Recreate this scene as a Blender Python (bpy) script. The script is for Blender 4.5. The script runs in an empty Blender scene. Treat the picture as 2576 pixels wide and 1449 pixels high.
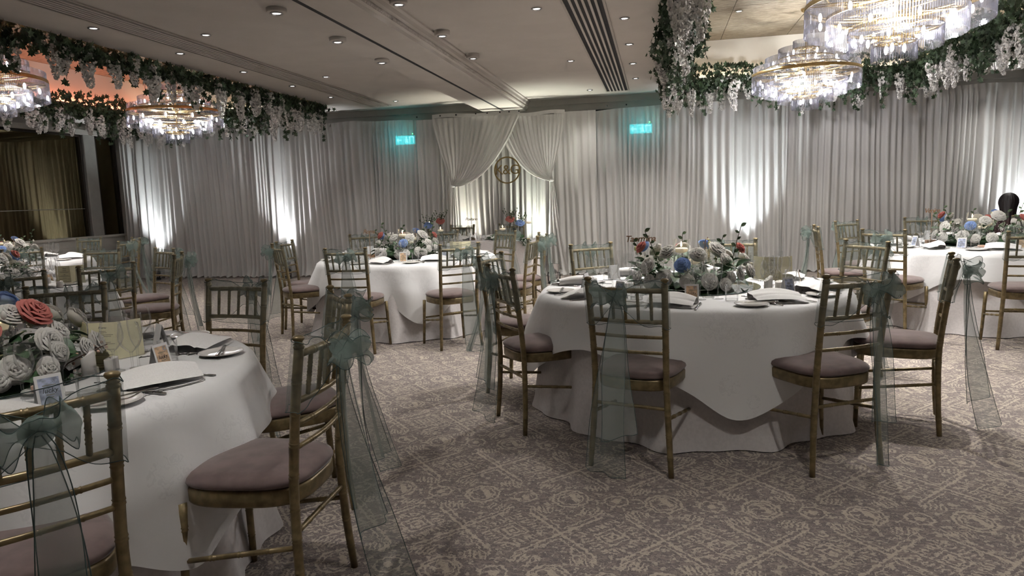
import bpy, bmesh, math, random
import numpy as np
from mathutils import Vector, Matrix
R = math.radians
sc = bpy.context.scene
COL = sc.collection
PI = math.pi

# ------------------------------------------------------------------ camera
FPX, PITCH, ROLL, YAW, CAMZ = 1737.1, R(7.510), R(1.927), R(11.986), 1.295
cam = bpy.data.cameras.new('camera'); camo = bpy.data.objects.new('camera', cam); COL.objects.link(camo)
cam.sensor_fit = 'HORIZONTAL'; cam.sensor_width = 36.0; cam.lens = FPX / 2576 * 36.0
cam.clip_start = 0.05; cam.clip_end = 100
_x = Vector((math.cos(YAW), math.sin(YAW), 0)); _y = Vector((-math.sin(YAW), math.cos(YAW), 0)); _z = Vector((0, 0, 1))
_f = _y * math.cos(PITCH) - _z * math.sin(PITCH); _u = _y * math.sin(PITCH) + _z * math.cos(PITCH)
_r = _x * math.cos(ROLL) - _u * math.sin(ROLL); _u2 = _u * math.cos(ROLL) + _x * math.sin(ROLL)
M = Matrix((_r, _u2, -_f)).transposed().to_4x4(); M.translation = Vector((0, 0, CAMZ)); camo.matrix_world = M
sc.camera = camo

# ------------------------------------------------------------------ world, exposure
w = bpy.data.worlds.new('world'); sc.world = w; w.use_nodes = True
w.node_tree.nodes['Background'].inputs[0].default_value = (0.004, 0.004, 0.006, 1)
w.node_tree.nodes['Background'].inputs[1].default_value = 1.0
sc.view_settings.view_transform = 'Standard'; sc.view_settings.look = 'None'
sc.view_settings.gamma = 1.0; sc.view_settings.use_curve_mapping = False
sc.view_settings.exposure = 1.12
sc.cycles.max_bounces = 4; sc.cycles.diffuse_bounces = 3; sc.cycles.glossy_bounces = 2
sc.cycles.transmission_bounces = 2; sc.cycles.transparent_max_bounces = 10
sc.cycles.adaptive_threshold = 0.10; sc.cycles.adaptive_min_samples = 16; sc.cycles.use_light_tree = False
sc.cycles.caustics_reflective = False; sc.cycles.caustics_refractive = False
sc.cycles.sample_clamp_indirect = 4.0

E_CHAND, E_DOWN, E_UP = 74.0, 34.0, 120.0          # watts: chandelier, downlight, uplighter
E_COVE_R, E_COVE_L = 4.5, 13.0                     # emission strength of the cove strips

def light(kind, name, loc, energy, color=(1, 1, 1), parent=None, **kw):
    l = bpy.data.lights.new(name, kind); l.energy = energy; l.color = color
    for k, v in kw.items(): setattr(l, k, v)
    o = bpy.data.objects.new(name, l); COL.objects.link(o); o.location = loc
    if parent is not None: o.parent = parent
    return o

# ------------------------------------------------------------------ node helper
class S:
    def __init__(s, nt, sock): s.nt, s.k = nt, sock
    def _op(s, op, *a, clamp=False):
        n = s.nt.nodes.new('ShaderNodeMath'); n.operation = op; n.use_clamp = clamp
        for i, q in enumerate((s,) + a):
            if isinstance(q, S): s.nt.links.new(q.k, n.inputs[i])
            else: n.inputs[i].default_value = q
        return S(s.nt, n.outputs[0])
    def __add__(s, o): return s._op('ADD', o)
    def __sub__(s, o): return s._op('SUBTRACT', o)
    def __mul__(s, o): return s._op('MULTIPLY', o)
    def __truediv__(s, o): return s._op('DIVIDE', o)
    def abs(s): return s._op('ABSOLUTE')
    def max(s, o): return s._op('MAXIMUM', o)
    def min(s, o): return s._op('MINIMUM', o)
    def frac(s): return s._op('FRACT')
    def sin(s): return s._op('SINE')
    def gt(s, o): return s._op('GREATER_THAN', o)
    def lt(s, o): return s._op('LESS_THAN', o)
    def ss(s, a, b):
        n = s.nt.nodes.new('ShaderNodeMapRange'); n.interpolation_type = 'SMOOTHSTEP'
        s.nt.links.new(s.k, n.inputs[0]); n.inputs[1].default_value = a; n.inputs[2].default_value = b
        n.inputs[3].default_value = 0; n.inputs[4].default_value = 1
        return S(s.nt, n.outputs[0])
def noise(nt, scale, detail=3, vec=None, out=0, dist=0.0, rough=0.5):
    n = nt.nodes.new('ShaderNodeTexNoise'); n.inputs['Scale'].default_value = scale; n.inputs['Detail'].default_value = detail
    n.inputs['Distortion'].default_value = dist; n.inputs['Roughness'].default_value = rough
    if vec is not None: nt.links.new(vec, n.inputs['Vector'])
    return S(nt, n.outputs[out])
def mixc(nt, fac, a, b):
    n = nt.nodes.new('ShaderNodeMix'); n.data_type = 'RGBA'
    for i, q in ((0, fac), (6, a), (7, b)):
        if isinstance(q, S): nt.links.new(q.k, n.inputs[i])
        elif hasattr(q, 'links'): nt.links.new(q, n.inputs[i])
        else: n.inputs[i].default_value = q if i == 0 else (*q, 1)
    return n.outputs[2]
MATS = {}
def newmat(name):
    m = bpy.data.materials.new(name); m.use_nodes = True; MATS[name] = m
    return m, m.node_tree, m.node_tree.nodes['Principled BSDF']
def objc(nt):
    return nt.nodes.new('ShaderNodeTexCoord').outputs['Object']
def bump(nt, bs, h, strength, dist=0.01):
    b = nt.nodes.new('ShaderNodeBump'); b.inputs['Strength'].default_value = strength; b.inputs['Distance'].default_value = dist
    nt.links.new(h.k, b.inputs['Height']); nt.links.new(b.outputs[0], bs.inputs['Normal'])
def pmat(name, col, rough=0.5, metal=0.0, var=0.12, vs=25.0, bmp=0.0, spec=0.5, sheen=0.0, emit=None, es=0.0):
    m, nt, bs = newmat(name)
    if var > 0:
        n = noise(nt, vs, 3, objc(nt))
        c = mixc(nt, n.ss(0.3, 0.7), [x * (1 - var) for x in col], [min(1, x * (1 + var)) for x in col])
        nt.links.new(c, bs.inputs['Base Color'])
        if bmp > 0: bump(nt, bs, n, bmp, 0.004)
    else: bs.inputs['Base Color'].default_value = (*col, 1)
    bs.inputs['Roughness'].default_value = rough; bs.inputs['Metallic'].default_value = metal
    bs.inputs['Specular IOR Level'].default_value = spec
    if sheen: bs.inputs['Sheen Weight'].default_value = sheen; bs.inputs['Sheen Roughness'].default_value = 0.4
    if emit is not None:
        bs.inputs['Emission Color'].default_value = (*emit, 1); bs.inputs['Emission Strength'].default_value = es
    return m
def shader_mix(nt, fac, a, b):
    n = nt.nodes.new('ShaderNodeMixShader')
    if isinstance(fac, S): nt.links.new(fac.k, n.inputs[0])
    elif hasattr(fac, 'links'): nt.links.new(fac, n.inputs[0])
    else: n.inputs[0].default_value = fac
    nt.links.new(a, n.inputs[1]); nt.links.new(b, n.inputs[2])
    return n.outputs[0]
def bsdf(nt, kind, col, rough=None):
    n = nt.nodes.new('ShaderNodeBsdf' + kind)
    if hasattr(col, 'links'): nt.links.new(col, n.inputs[0])
    else: n.inputs[0].default_value = (*col, 1)
    if rough is not None: n.inputs['Roughness'].default_value = rough
    return n.outputs[0]
def outp(nt, sh):
    nt.links.new(sh, nt.nodes['Material Output'].inputs['Surface'])
def sheer(name, col, transp, transl, vs=400.0):
    m, nt, bs = newmat(name); nt.nodes.remove(bs)
    rgb = nt.nodes.new('ShaderNodeRGB'); rgb.outputs[0].default_value = (*col, 1); c = rgb.outputs[0]
    sh = shader_mix(nt, transl, bsdf(nt, 'Diffuse', c), bsdf(nt, 'Translucent', c))
    outp(nt, shader_mix(nt, transp, sh, bsdf(nt, 'Transparent', (1, 1, 1))))
    return m
def glassy(name, tint, body, refl=0.9, blend=0.25, bodycol=(1, 1, 1), rough=0.02):
    # thin glass: clear, reflecting more towards grazing angles, with a little body colour
    m, nt, bs = newmat(name); nt.nodes.remove(bs)
    lw = nt.nodes.new('ShaderNodeLayerWeight'); lw.inputs[0].default_value = blend
    a = bsdf(nt, 'Transparent', tint); g = bsdf(nt, 'Glossy', (refl, refl, refl), rough)
    sh = shader_mix(nt, lw.outputs['Facing'], a, g) if blend < 0 else shader_mix(nt, S(nt, lw.outputs['Fresnel']) * 0.40 + 0.04, a, g)
    if body > 0:        # white mixed in at grazing edges imitates bright rim highlights
        ed = (S(nt, lw.outputs['Facing']) ._op('POWER', 3.0)) * 0.60 + body
        sh = shader_mix(nt, ed, sh, shader_mix(nt, 0.5, bsdf(nt, 'Diffuse', bodycol), bsdf(nt, 'Translucent', bodycol)))
    outp(nt, sh)
    return m

# ------------------------------------------------------------------ materials
def carpet():
    m, nt, bs = newmat('carpet_weave')
    co = objc(nt)
    nz = noise(nt, 55, 2, co, out=1)                    # colour output: wobble of the drawn lines
    sep0 = nt.nodes.new('ShaderNodeSeparateXYZ'); nt.links.new(co, sep0.inputs[0])
    sepn = nt.nodes.new('ShaderNodeSeparateXYZ'); nt.links.new(nz.k, sepn.inputs[0])
    X = S(nt, sep0.outputs[0]) + (S(nt, sepn.outputs[0]) - 0.5) * 0.030
    Y = S(nt, sep0.outputs[1]) + (S(nt, sepn.outputs[1]) - 0.5) * 0.034
    PX, PY = 0.39, 0.625
    dx = (((X + 0.76) / PX + 100.5).frac() - 0.5) * PX          # from the large medallions
    dy = (((Y - 2.81) / PY + 100.5).frac() - 0.5) * PY
    ax, ay = dx.abs(), dy.abs()
    bx = ax * -1.0 + PX / 2                                     # from the small medallions / far corners
    by = ay * -1.0 + PY / 2
    def octd(a, b): return a.max(b).max((a + b) * 0.72)
    def ring(d, r0, wd): return (d - r0).abs().lt(wd)
    d1 = octd(ax, ay * 0.92); d2 = octd(bx, ay)
    mask = ring(d1, 0.072, 0.0050).max(ring(d1, 0.052, 0.004)).max(ring(d2, 0.048, 0.0045))
    s_in = ((dx * 70 + dy * 38).sin().gt(0.45)) * d1.lt(0.043)
    mask = mask.max(s_in).max(d2.lt(0.018))
    L = ay + ax * 1.08                                          # long diagonal lines
    mask = mask.max(ring(L, 0.3125, 0.0085) * ax.lt(0.15)).max(ring(L, 0.275, 0.0045) * ax.lt(0.155))
    dd = bx + by                                                # little nested diamonds
    mask = mask.max(ring(dd, 0.035, 0.006)).max(ring(dd, 0.068, 0.005)).max(dd.lt(0.012))
    hatch = ((ax * 1.0 + ay * 0.35) * 330).sin().gt(0.25) * ring(ay, 0.115, 0.028) * ring(ax, 0.105, 0.05)
    hatch2 = ((bx * 0.6 - by) * 260).sin().gt(0.4) * ring(dd, 0.125, 0.022)
    mask = mask.max(hatch).max(hatch2)
    # ragged broken fill
    mp = nt.nodes.new('ShaderNodeMapping'); nt.links.new(co, mp.inputs[0]); mp.inputs['Scale'].default_value = (26, 62, 30)
    rag = noise(nt, 1.0, 3, mp.outputs[0], rough=0.6)
    fine = noise(nt, 120, 2, co)
    rag2 = noise(nt, 34, 3, co, rough=0.65)
    m2 = (mask * rag2.ss(0.30, 0.42)).max(rag2.ss(0.555, 0.585) * 0.85)
    wob = noise(nt, 26, 1, co); wob2 = noise(nt, 19, 1, co, dist=0.6)
    m2 = m2.max((wob - 0.5).abs().lt(0.012) * rag2.ss(0.40, 0.5) * 0.6).max((wob2 - 0.47).abs().lt(0.010) * 0.4)
    m2 = m2.min(1.0)
    base = mixc(nt, rag.ss(0.40, 0.60), (0.165, 0.137, 0.139), (0.270, 0.230, 0.205))
    base = mixc(nt, rag2.ss(0.47, 0.50) * (rag2.ss(0.535, 0.56) * -1.0 + 1.0) * 0.75, base, (0.130, 0.107, 0.114))
    c = mixc(nt, m2 * 0.9, base, (0.520, 0.448, 0.368))
    c = mixc(nt, fine.ss(0.35, 0.75) * 0.35, c, (0.20, 0.170, 0.158))
    nt.links.new(c, bs.inputs['Base Color'])
    bs.inputs['Roughness'].default_value = 0.95; bs.inputs['Specular IOR Level'].default_value = 0.1
    bs.inputs['Sheen Weight'].default_value = 0.15
    bump(nt, bs, fine + m2 * 0.5, 0.5, 0.004)
    return m
carpet()
def damask():
    m, nt, bs = newmat('damask_cloth')
    co = objc(nt)
    vo = nt.nodes.new('ShaderNodeTexVoronoi'); vo.inputs['Scale'].default_value = 4.2; vo.inputs['Randomness'].default_value = 0.75
    nt.links.new(co, vo.inputs['Vector']); d = S(nt, vo.outputs['Distance'])
    n1 = noise(nt, 26, 3, co); n2 = noise(nt, 60, 2, co)
    petal = ((d * 38 + n1 * 46).sin().gt(0.0)) * d.lt(0.40) * n1.ss(0.40, 0.50)
    c = mixc(nt, petal * 0.5, (0.79, 0.785, 0.785), (0.69, 0.685, 0.69))
    nt.links.new(c, bs.inputs['Base Color'])
    nt.links.new((petal * -0.2 + 0.62).k, bs.inputs['Roughness'])
    bs.inputs['Specular IOR Level'].default_value = 0.35; bs.inputs['Sheen Weight'].default_value = 0.15
    big = noise(nt, 5, 3, co)
    bump(nt, bs, big + n2 * 0.02, 0.25, 0.03)
    return m
damask()
pmat('plain_linen', (0.64, 0.605, 0.60), 0.75, var=0.05, vs=60, bmp=0.1, sheen=0.2)
pmat('napkin_linen', (0.80, 0.785, 0.77), 0.8, var=0.04, vs=200, bmp=0.1, sheen=0.1)
pmat('bronze_gold', (0.205, 0.157, 0.080), 0.36, 0.45, var=0.25, vs=30, bmp=0.05)
pmat('mauve_suede', (0.165, 0.122, 0.116), 0.95, var=0.16, vs=14, sheen=0.5, spec=0.1, bmp=0.1)
sheer('organza', (0.32, 0.380, 0.350), 0.64, 0.45, 300)
sheer('organza_band', (0.32, 0.380, 0.350), 0.75, 0.45, 300)
sheer('organza_bow', (0.26, 0.330, 0.300), 0.48, 0.45, 300)
pmat('organza_hem', (0.045, 0.075, 0.072), 0.7, var=0.1)
sheer('voile', (0.74, 0.725, 0.705), 0.09, 0.30, 250)
sheer('voile_front', (0.80, 0.785, 0.755), 0.03, 0.35, 250)
pmat('ceiling_paint', (0.52, 0.49, 0.455), 0.85, var=0.03, vs=3, spec=0.2)
pmat('wall_paint', (0.42, 0.40, 0.36), 0.8, var=0.05, vs=4)
pmat('dado_paint', (0.55, 0.53, 0.48), 0.6, var=0.04, vs=6)
pmat('pillar_paint', (0.30, 0.29, 0.27), 0.6, var=0.06, vs=6)
pmat('dark_panel', (0.018, 0.013, 0.010), 0.5, var=0.2)
pmat('vent_bar', (0.40, 0.37, 0.33), 0.5, var=0.05)
pmat('vent_dark', (0.012, 0.012, 0.014), 0.8, var=0.1)
pmat('white_enamel', (0.72, 0.70, 0.68), 0.35, var=0.03)
pmat('lamp_chrome', (0.55, 0.55, 0.56), 0.18, 1.0, var=0.05)
pmat('lamp_glow', (0.9, 0.9, 0.9), 0.4, var=0.0, emit=(1, 0.97, 0.92), es=5)
pmat('bulb_glow', (0.9, 0.9, 0.9), 0.4, var=0.0, emit=(1, 0.98, 0.95), es=3.5)
pmat('cove_led_warm', (0.9, 0.8, 0.6), 0.5, var=0.0, emit=(1.0, 0.84, 0.62), es=E_COVE_R)
pmat('cove_led_pink', (0.9, 0.5, 0.4), 0.5, var=0.0, emit=(1.0, 0.33, 0.21), es=E_COVE_L)
pmat('cove_paint', (0.75, 0.71, 0.63), 0.8, var=0.02, vs=3)
pmat('chandelier_gold', (0.62, 0.46, 0.22), 0.28, 1.0, var=0.1)
pmat('sign_gold', (0.26, 0.19, 0.075), 0.4, 0.25, var=0.1)
def gold_leaf():
    m, nt, bs = newmat('gold_leaf_paper')
    co = objc(nt)
    mp = nt.nodes.new('ShaderNodeMapping'); nt.links.new(co, mp.inputs[0]); mp.inputs['Scale'].default_value = (2.2, 7.5, 1)
    n = noise(nt, 3.0, 6, mp.outputs[0], rough=0.7); n2 = noise(nt, 30, 3, co)
    c = mixc(nt, n.ss(0.40, 0.62), (0.135, 0.106, 0.070), (0.24, 0.205, 0.155))
    c = mixc(nt, n2.ss(0.55, 0.7) * 0.4, c, (0.19, 0.14, 0.08))
    nt.links.new(c, bs.inputs['Base Color']); bs.inputs['Roughness'].default_value = 0.6
gold_leaf()
def crystal():
    m, nt, bs = newmat('crystal'); nt.nodes.remove(bs)
    lw = nt.nodes.new('ShaderNodeLayerWeight'); lw.inputs[0].default_value = 0.22
    tr = bsdf(nt, 'Transparent', (0.80, 0.80, 0.84)); gl = bsdf(nt, 'Glossy', (0.95, 0.95, 1.0), 0.06)
    sh = shader_mix(nt, (S(nt, lw.outputs['Fresnel']) * 0.9 + 0.05).min(1.0), tr, gl)
    c = (0.95, 0.95, 0.98)
    body = shader_mix(nt, 0.6, bsdf(nt, 'Diffuse', c), bsdf(nt, 'Translucent', c))
    outp(nt, shader_mix(nt, 0.03, sh, body))
crystal()
glassy('clear_glass', (0.985, 0.988, 0.988), 0.008, 1.0, 0.20)
glassy('vase_water', (0.95, 0.96, 0.955), 0.012, 0.9, 0.10)
def bronze_mirror():
    m, nt, bs = newmat('night_window_glass'); nt.nodes.remove(bs)
    n = noise(nt, 3, 2, objc(nt))
    c = mixc(nt, n, (0.19, 0.150, 0.082), (0.23, 0.185, 0.105))
    outp(nt, shader_mix(nt, 0.85, bsdf(nt, 'Diffuse', (0.006, 0.005, 0.004)), bsdf(nt, 'Glossy', c, 0.03)))
bronze_mirror()
pmat('mirror_silver', (0.80, 0.82, 0.82), 0.02, 1.0, var=0.02)
pmat('mirror_edge', (0.03, 0.05, 0.055), 0.2, var=0.1)
pmat('cutlery_steel', (0.62, 0.61, 0.59), 0.16, 1.0, var=0.05)
pmat('china_white', (0.74, 0.715, 0.68), 0.12, var=0.02)
pmat('card_white', (0.78, 0.775, 0.77), 0.7, var=0.02)
pmat('card_cream', (0.72, 0.68, 0.47), 0.75, var=0.03)
pmat('print_blue', (0.36, 0.40, 0.52), 0.7, var=0.45, vs=45)
pmat('print_peach', (0.60, 0.42, 0.27), 0.7, var=0.35, vs=45)
pmat('print_ink', (0.015, 0.014, 0.018), 0.7, var=0.0)
pmat('print_grey', (0.20, 0.19, 0.14), 0.7, var=0.0)
pmat('script_black', (0.012, 0.011, 0.012), 0.4, var=0.0)
pmat('sign_wood', (0.30, 0.175, 0.10), 0.6, var=0.2, vs=40)
pmat('sign_dark', (0.10, 0.075, 0.05), 0.6, var=0.2, vs=40)
pmat('candle_wax', (0.80, 0.76, 0.66), 0.45, var=0.02, emit=(1.0, 0.8, 0.5), es=0.12)
pmat('flame', (1, 0.7, 0.3), 0.5, var=0.0, emit=(1.0, 0.72, 0.36), es=14)
pmat('wax_pink', (0.62, 0.40, 0.30), 0.5, var=0.1)
sheer('rose_white', (0.82, 0.80, 0.76), 0.0, 0.38)
sheer('rose_blue', (0.32, 0.45, 0.76), 0.0, 0.38)
sheer('rose_coral', (0.66, 0.25, 0.22), 0.0, 0.38)
pmat('bud_yellow', (0.70, 0.70, 0.36), 0.7, var=0.1)
pmat('leaf_green', (0.046, 0.098, 0.042), 0.45, var=0.4, vs=12, spec=0.4)
pmat('leaf_sage', (0.085, 0.135, 0.065), 0.5, var=0.3, vs=12)
pmat('ivy_green', (0.040, 0.072, 0.034), 0.55, var=0.5, vs=9)
pmat('vine_stem', (0.050, 0.045, 0.022), 0.8, var=0.2)
pmat('wisteria_white', (0.76, 0.74, 0.70), 0.85, var=0.08, vs=30)
pmat('berry_cream', (0.60, 0.58, 0.48), 0.6, var=0.1)
pmat('twig_brown', (0.13, 0.06, 0.04), 0.7, var=0.2)
pmat('lamp_black', (0.012, 0.012, 0.013), 0.4, var=0.1)
pmat('letter_white', (0.80, 0.80, 0.80), 0.5, var=0.03)
pmat('skin_tone', (0.42, 0.25, 0.17), 0.55, var=0.05)
pmat('hair_dark', (0.010, 0.006, 0.007), 0.45, var=0.3, vs=60)
pmat('hair_auburn', (0.040, 0.012, 0.012), 0.5, var=0.3, vs=60)
pmat('cloth_maroon', (0.035, 0.010, 0.014), 0.85, var=0.2)
pmat('cloth_black', (0.012, 0.012, 0.014), 0.85, var=0.2)
m_exit = pmat('exit_glow', (0.1, 0.5, 0.5), 0.5, var=0.0, emit=(0.02, 0.70, 0.78), es=3.2)
pmat('exit_white', (0.8, 0.9, 0.9), 0.5, var=0.0, emit=(0.30, 0.90, 1.0), es=4.2)
pmat('exit_led', (0.1, 0.9, 0.2), 0.5, var=0.0, emit=(0.1, 1.0, 0.2), es=30)

for _m in ('lamp_glow', 'bulb_glow', 'flame', 'exit_white', 'exit_led', 'candle_wax'): MATS[_m].cycles.emission_sampling = 'NONE'

# ------------------------------------------------------------------ mesh helper
class MB:
    def __init__(s): s.v = []; s.f = []; s.sm = []
    def add(s, vs, fs, smooth=True):
        o = len(s.v); s.v += [tuple(q) for q in vs]
        s.f += [tuple(i + o for i in f) for f in fs]; s.sm += [smooth] * len(fs); return s
    def box(s, x0, x1, y0, y1, z0, z1):
        return s.add([(x0,y0,z0),(x1,y0,z0),(x1,y1,z0),(x0,y1,z0),(x0,y0,z1),(x1,y0,z1),(x1,y1,z1),(x0,y1,z1)],
                     [(0,3,2,1),(4,5,6,7),(0,1,5,4),(1,2,6,5),(2,3,7,6),(3,0,4,7)], False)
    def bbox(s, x0, x1, y0, y1, z0, z1, b=0.003):
        bm = bmesh.new(); bmesh.ops.create_cube(bm, size=1.0)
        for v in bm.verts: v.co = Vector(((x0+x1)/2 + v.co.x*(x1-x0), (y0+y1)/2 + v.co.y*(y1-y0), (z0+z1)/2 + v.co.z*(z1-z0)))
        bmesh.ops.bevel(bm, geom=bm.edges[:], offset=b, segments=1, affect='EDGES')
        bm.verts.index_update()
        s.add([v.co[:] for v in bm.verts], [[v.index for v in f.verts] for f in bm.faces], False); bm.free(); return s
    def lathe(s, prof, n=24, c=(0,0,0), cap=True):
        vs = []; fs = []
        for (r, z) in prof:
            for i in range(n):
                a = 2*PI*i/n; vs.append((c[0]+r*math.cos(a), c[1]+r*math.sin(a), c[2]+z))
        for k in range(len(prof)-1):
            for i in range(n):
                j = (i+1) % n; fs.append((k*n+i, k*n+j, (k+1)*n+j, (k+1)*n+i))
        if cap:
            if prof[0][0] > 1e-5: fs.append(tuple(reversed(range(n))))
            if prof[-1][0] > 1e-5: fs.append(tuple((len(prof)-1)*n+i for i in range(n)))
        return s.add(vs, fs)
    def tube(s, pts, r, n=8, cap=True, flat=1.0):
        pts = [Vector(p) for p in pts]; rr = r if isinstance(r, (list, tuple)) else [r]*len(pts)
        vs = []; fs = []; nrm = None
        for i, p in enumerate(pts):
            t = (pts[min(i+1, len(pts)-1)] - pts[max(i-1, 0)]); t = t.normalized() if t.length > 1e-9 else Vector((0,0,1))
            if nrm is None:
                nrm = t.cross(Vector((0,0,1))) if abs(t.z) < 0.9 else t.cross(Vector((1,0,0)))
            nrm = (nrm - t*nrm.dot(t)).normalized(); b = t.cross(nrm)
            for k in range(n):
                a = 2*PI*k/n; vs.append(p + (nrm*math.cos(a) + b*math.sin(a)*flat)*rr[i])
        for i in range(len(pts)-1):
            for k in range(n):
                j = (k+1) % n; fs.append((i*n+k, i*n+j, (i+1)*n+j, (i+1)*n+k))
        if cap: fs.append(tuple(reversed(range(n)))); fs.append(tuple((len(pts)-1)*n+k for k in range(n)))
        return s.add(vs, fs)
    def grid(s, fn, nu, nv, closeu=False, smooth=True):
        vs = [fn(i/(nu if closeu else nu-1), j/(nv-1)) for j in range(nv) for i in range(nu)]
        fs = []
        for j in range(nv-1):
            for i in range(nu if closeu else nu-1):
                k = (i+1) % nu; fs.append((j*nu+i, j*nu+k, (j+1)*nu+k, (j+1)*nu+i))
        return s.add(vs, fs, smooth)
    def loft(s, secs, cap=True, smooth=True):
        n = len(secs[0]); vs = [p for q in secs for p in q]; fs = []
        for i in range(len(secs)-1):
            for k in range(n):
                j = (k+1) % n; fs.append((i*n+k, i*n+j, (i+1)*n+j, (i+1)*n+k))
        if cap: fs.append(tuple(reversed(range(n)))); fs.append(tuple((len(secs)-1)*n+k for k in range(n)))
        return s.add(vs, fs, smooth)
    def ball(s, c, r, n=8, m=6, sx=1, sy=1, sz=1):
        prof = [(max(1e-6, r*math.sin(PI*k/m)), -r*math.cos(PI*k/m)) for k in range(m+1)]
        vs = []; fs = []
        for (q, z) in prof:
            for i in range(n):
                a = 2*PI*i/n; vs.append((c[0]+sx*q*math.cos(a), c[1]+sy*q*math.sin(a), c[2]+sz*z))
        for k in range(m):
            for i in range(n):
                j = (i+1) % n; fs.append((k*n+i, k*n+j, (k+1)*n+j, (k+1)*n+i))
        return s.add(vs, fs)
    def xf(s, m):
        s.v = [tuple(m @ Vector(q)) for q in s.v]; return s
    def mesh(s, name, mat):
        me = bpy.data.meshes.new(name); me.from_pydata(s.v, [], s.f); me.materials.append(MATS[mat])
        me.polygons.foreach_set('use_smooth', s.sm); me.update(); return me
def np_mesh(name, V, F, mat, smooth=False):
    me = bpy.data.meshes.new(name); nv, nf, k = len(V), len(F), F.shape[1]
    me.vertices.add(nv); me.vertices.foreach_set('co', np.asarray(V, np.float32).ravel())
    me.loops.add(nf*k); me.loops.foreach_set('vertex_index', np.asarray(F, np.int32).ravel())
    me.polygons.add(nf); me.polygons.foreach_set('loop_start', np.arange(0, nf*k, k, dtype=np.int32))
    me.polygons.foreach_set('loop_total', np.full(nf, k, np.int32))
    me.polygons.foreach_set('use_smooth', np.full(nf, smooth, bool))
    me.materials.append(MATS[mat]); me.update(calc_edges=True); me.validate(); return me
def link(name, data, parent=None, loc=None, rot=None, scale=None, matrix=None):
    o = bpy.data.objects.new(name, data); COL.objects.link(o)
    if parent is not None: o.parent = parent
    if matrix is not None: o.matrix_local = matrix
    else:
        if loc is not None: o.location = loc
        if rot is not None: o.rotation_euler = rot
        if scale is not None: o.scale = scale if hasattr(scale, '__len__') else (scale,)*3
    return o
def tag(o, label=None, cat=None, group=None, kind=None):
    if label: o['label'] = label
    if cat: o['category'] = cat
    if group: o['group'] = group
    if kind: o['kind'] = kind
    return o
def thing(name, label, cat, loc=(0,0,0), rz=0.0, group=None, rot=None):
    o = link(name, None, loc=loc, rot=rot or (0,0,rz)); o.empty_display_size = 0.05
    return tag(o, label, cat, group)
def struct(name, mb, mat, parent=None):
    o = link(name, mb.mesh(name, mat), parent)
    if parent is None: tag(o, kind='structure')
    return o
def put(proto, root):
    """proto: list of (name, mesh, [sub (name, mesh)], extra props)"""
    for p in proto:
        o = link(p[0], p[1], root)
        if len(p) > 3 and p[3]: o['label'] = p[3]
        for q in (p[2] if len(p) > 2 and p[2] else []): link(q[0], q[1], o)
    return root
def text_mesh(txt, size, mat, extrude=0.0, shear=0.0, bold=0.0, align='CENTER', space=1.0):
    cu = bpy.data.curves.new('lettering', 'FONT'); cu.body = txt; cu.size = size; cu.extrude = extrude; cu.shear = shear
    cu.offset = bold; cu.align_x = align; cu.align_y = 'CENTER'; cu.resolution_u = 3; cu.space_character = space
    o = bpy.data.objects.new('lettering', cu); COL.objects.link(o)
    me = bpy.data.meshes.new_from_object(o.evaluated_get(bpy.context.evaluated_depsgraph_get()))
    bpy.data.objects.remove(o); bpy.data.curves.remove(cu)
    me.materials.clear(); me.materials.append(MATS[mat]); return me
def RX(a): return Matrix.Rotation(a, 4, 'X')
def RY(a): return Matrix.Rotation(a, 4, 'Y')
def RZ(a): return Matrix.Rotation(a, 4, 'Z')
def T(x, y, z): return Matrix.Translation((x, y, z))
random.seed(7); rng = np.random.default_rng(7)
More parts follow.
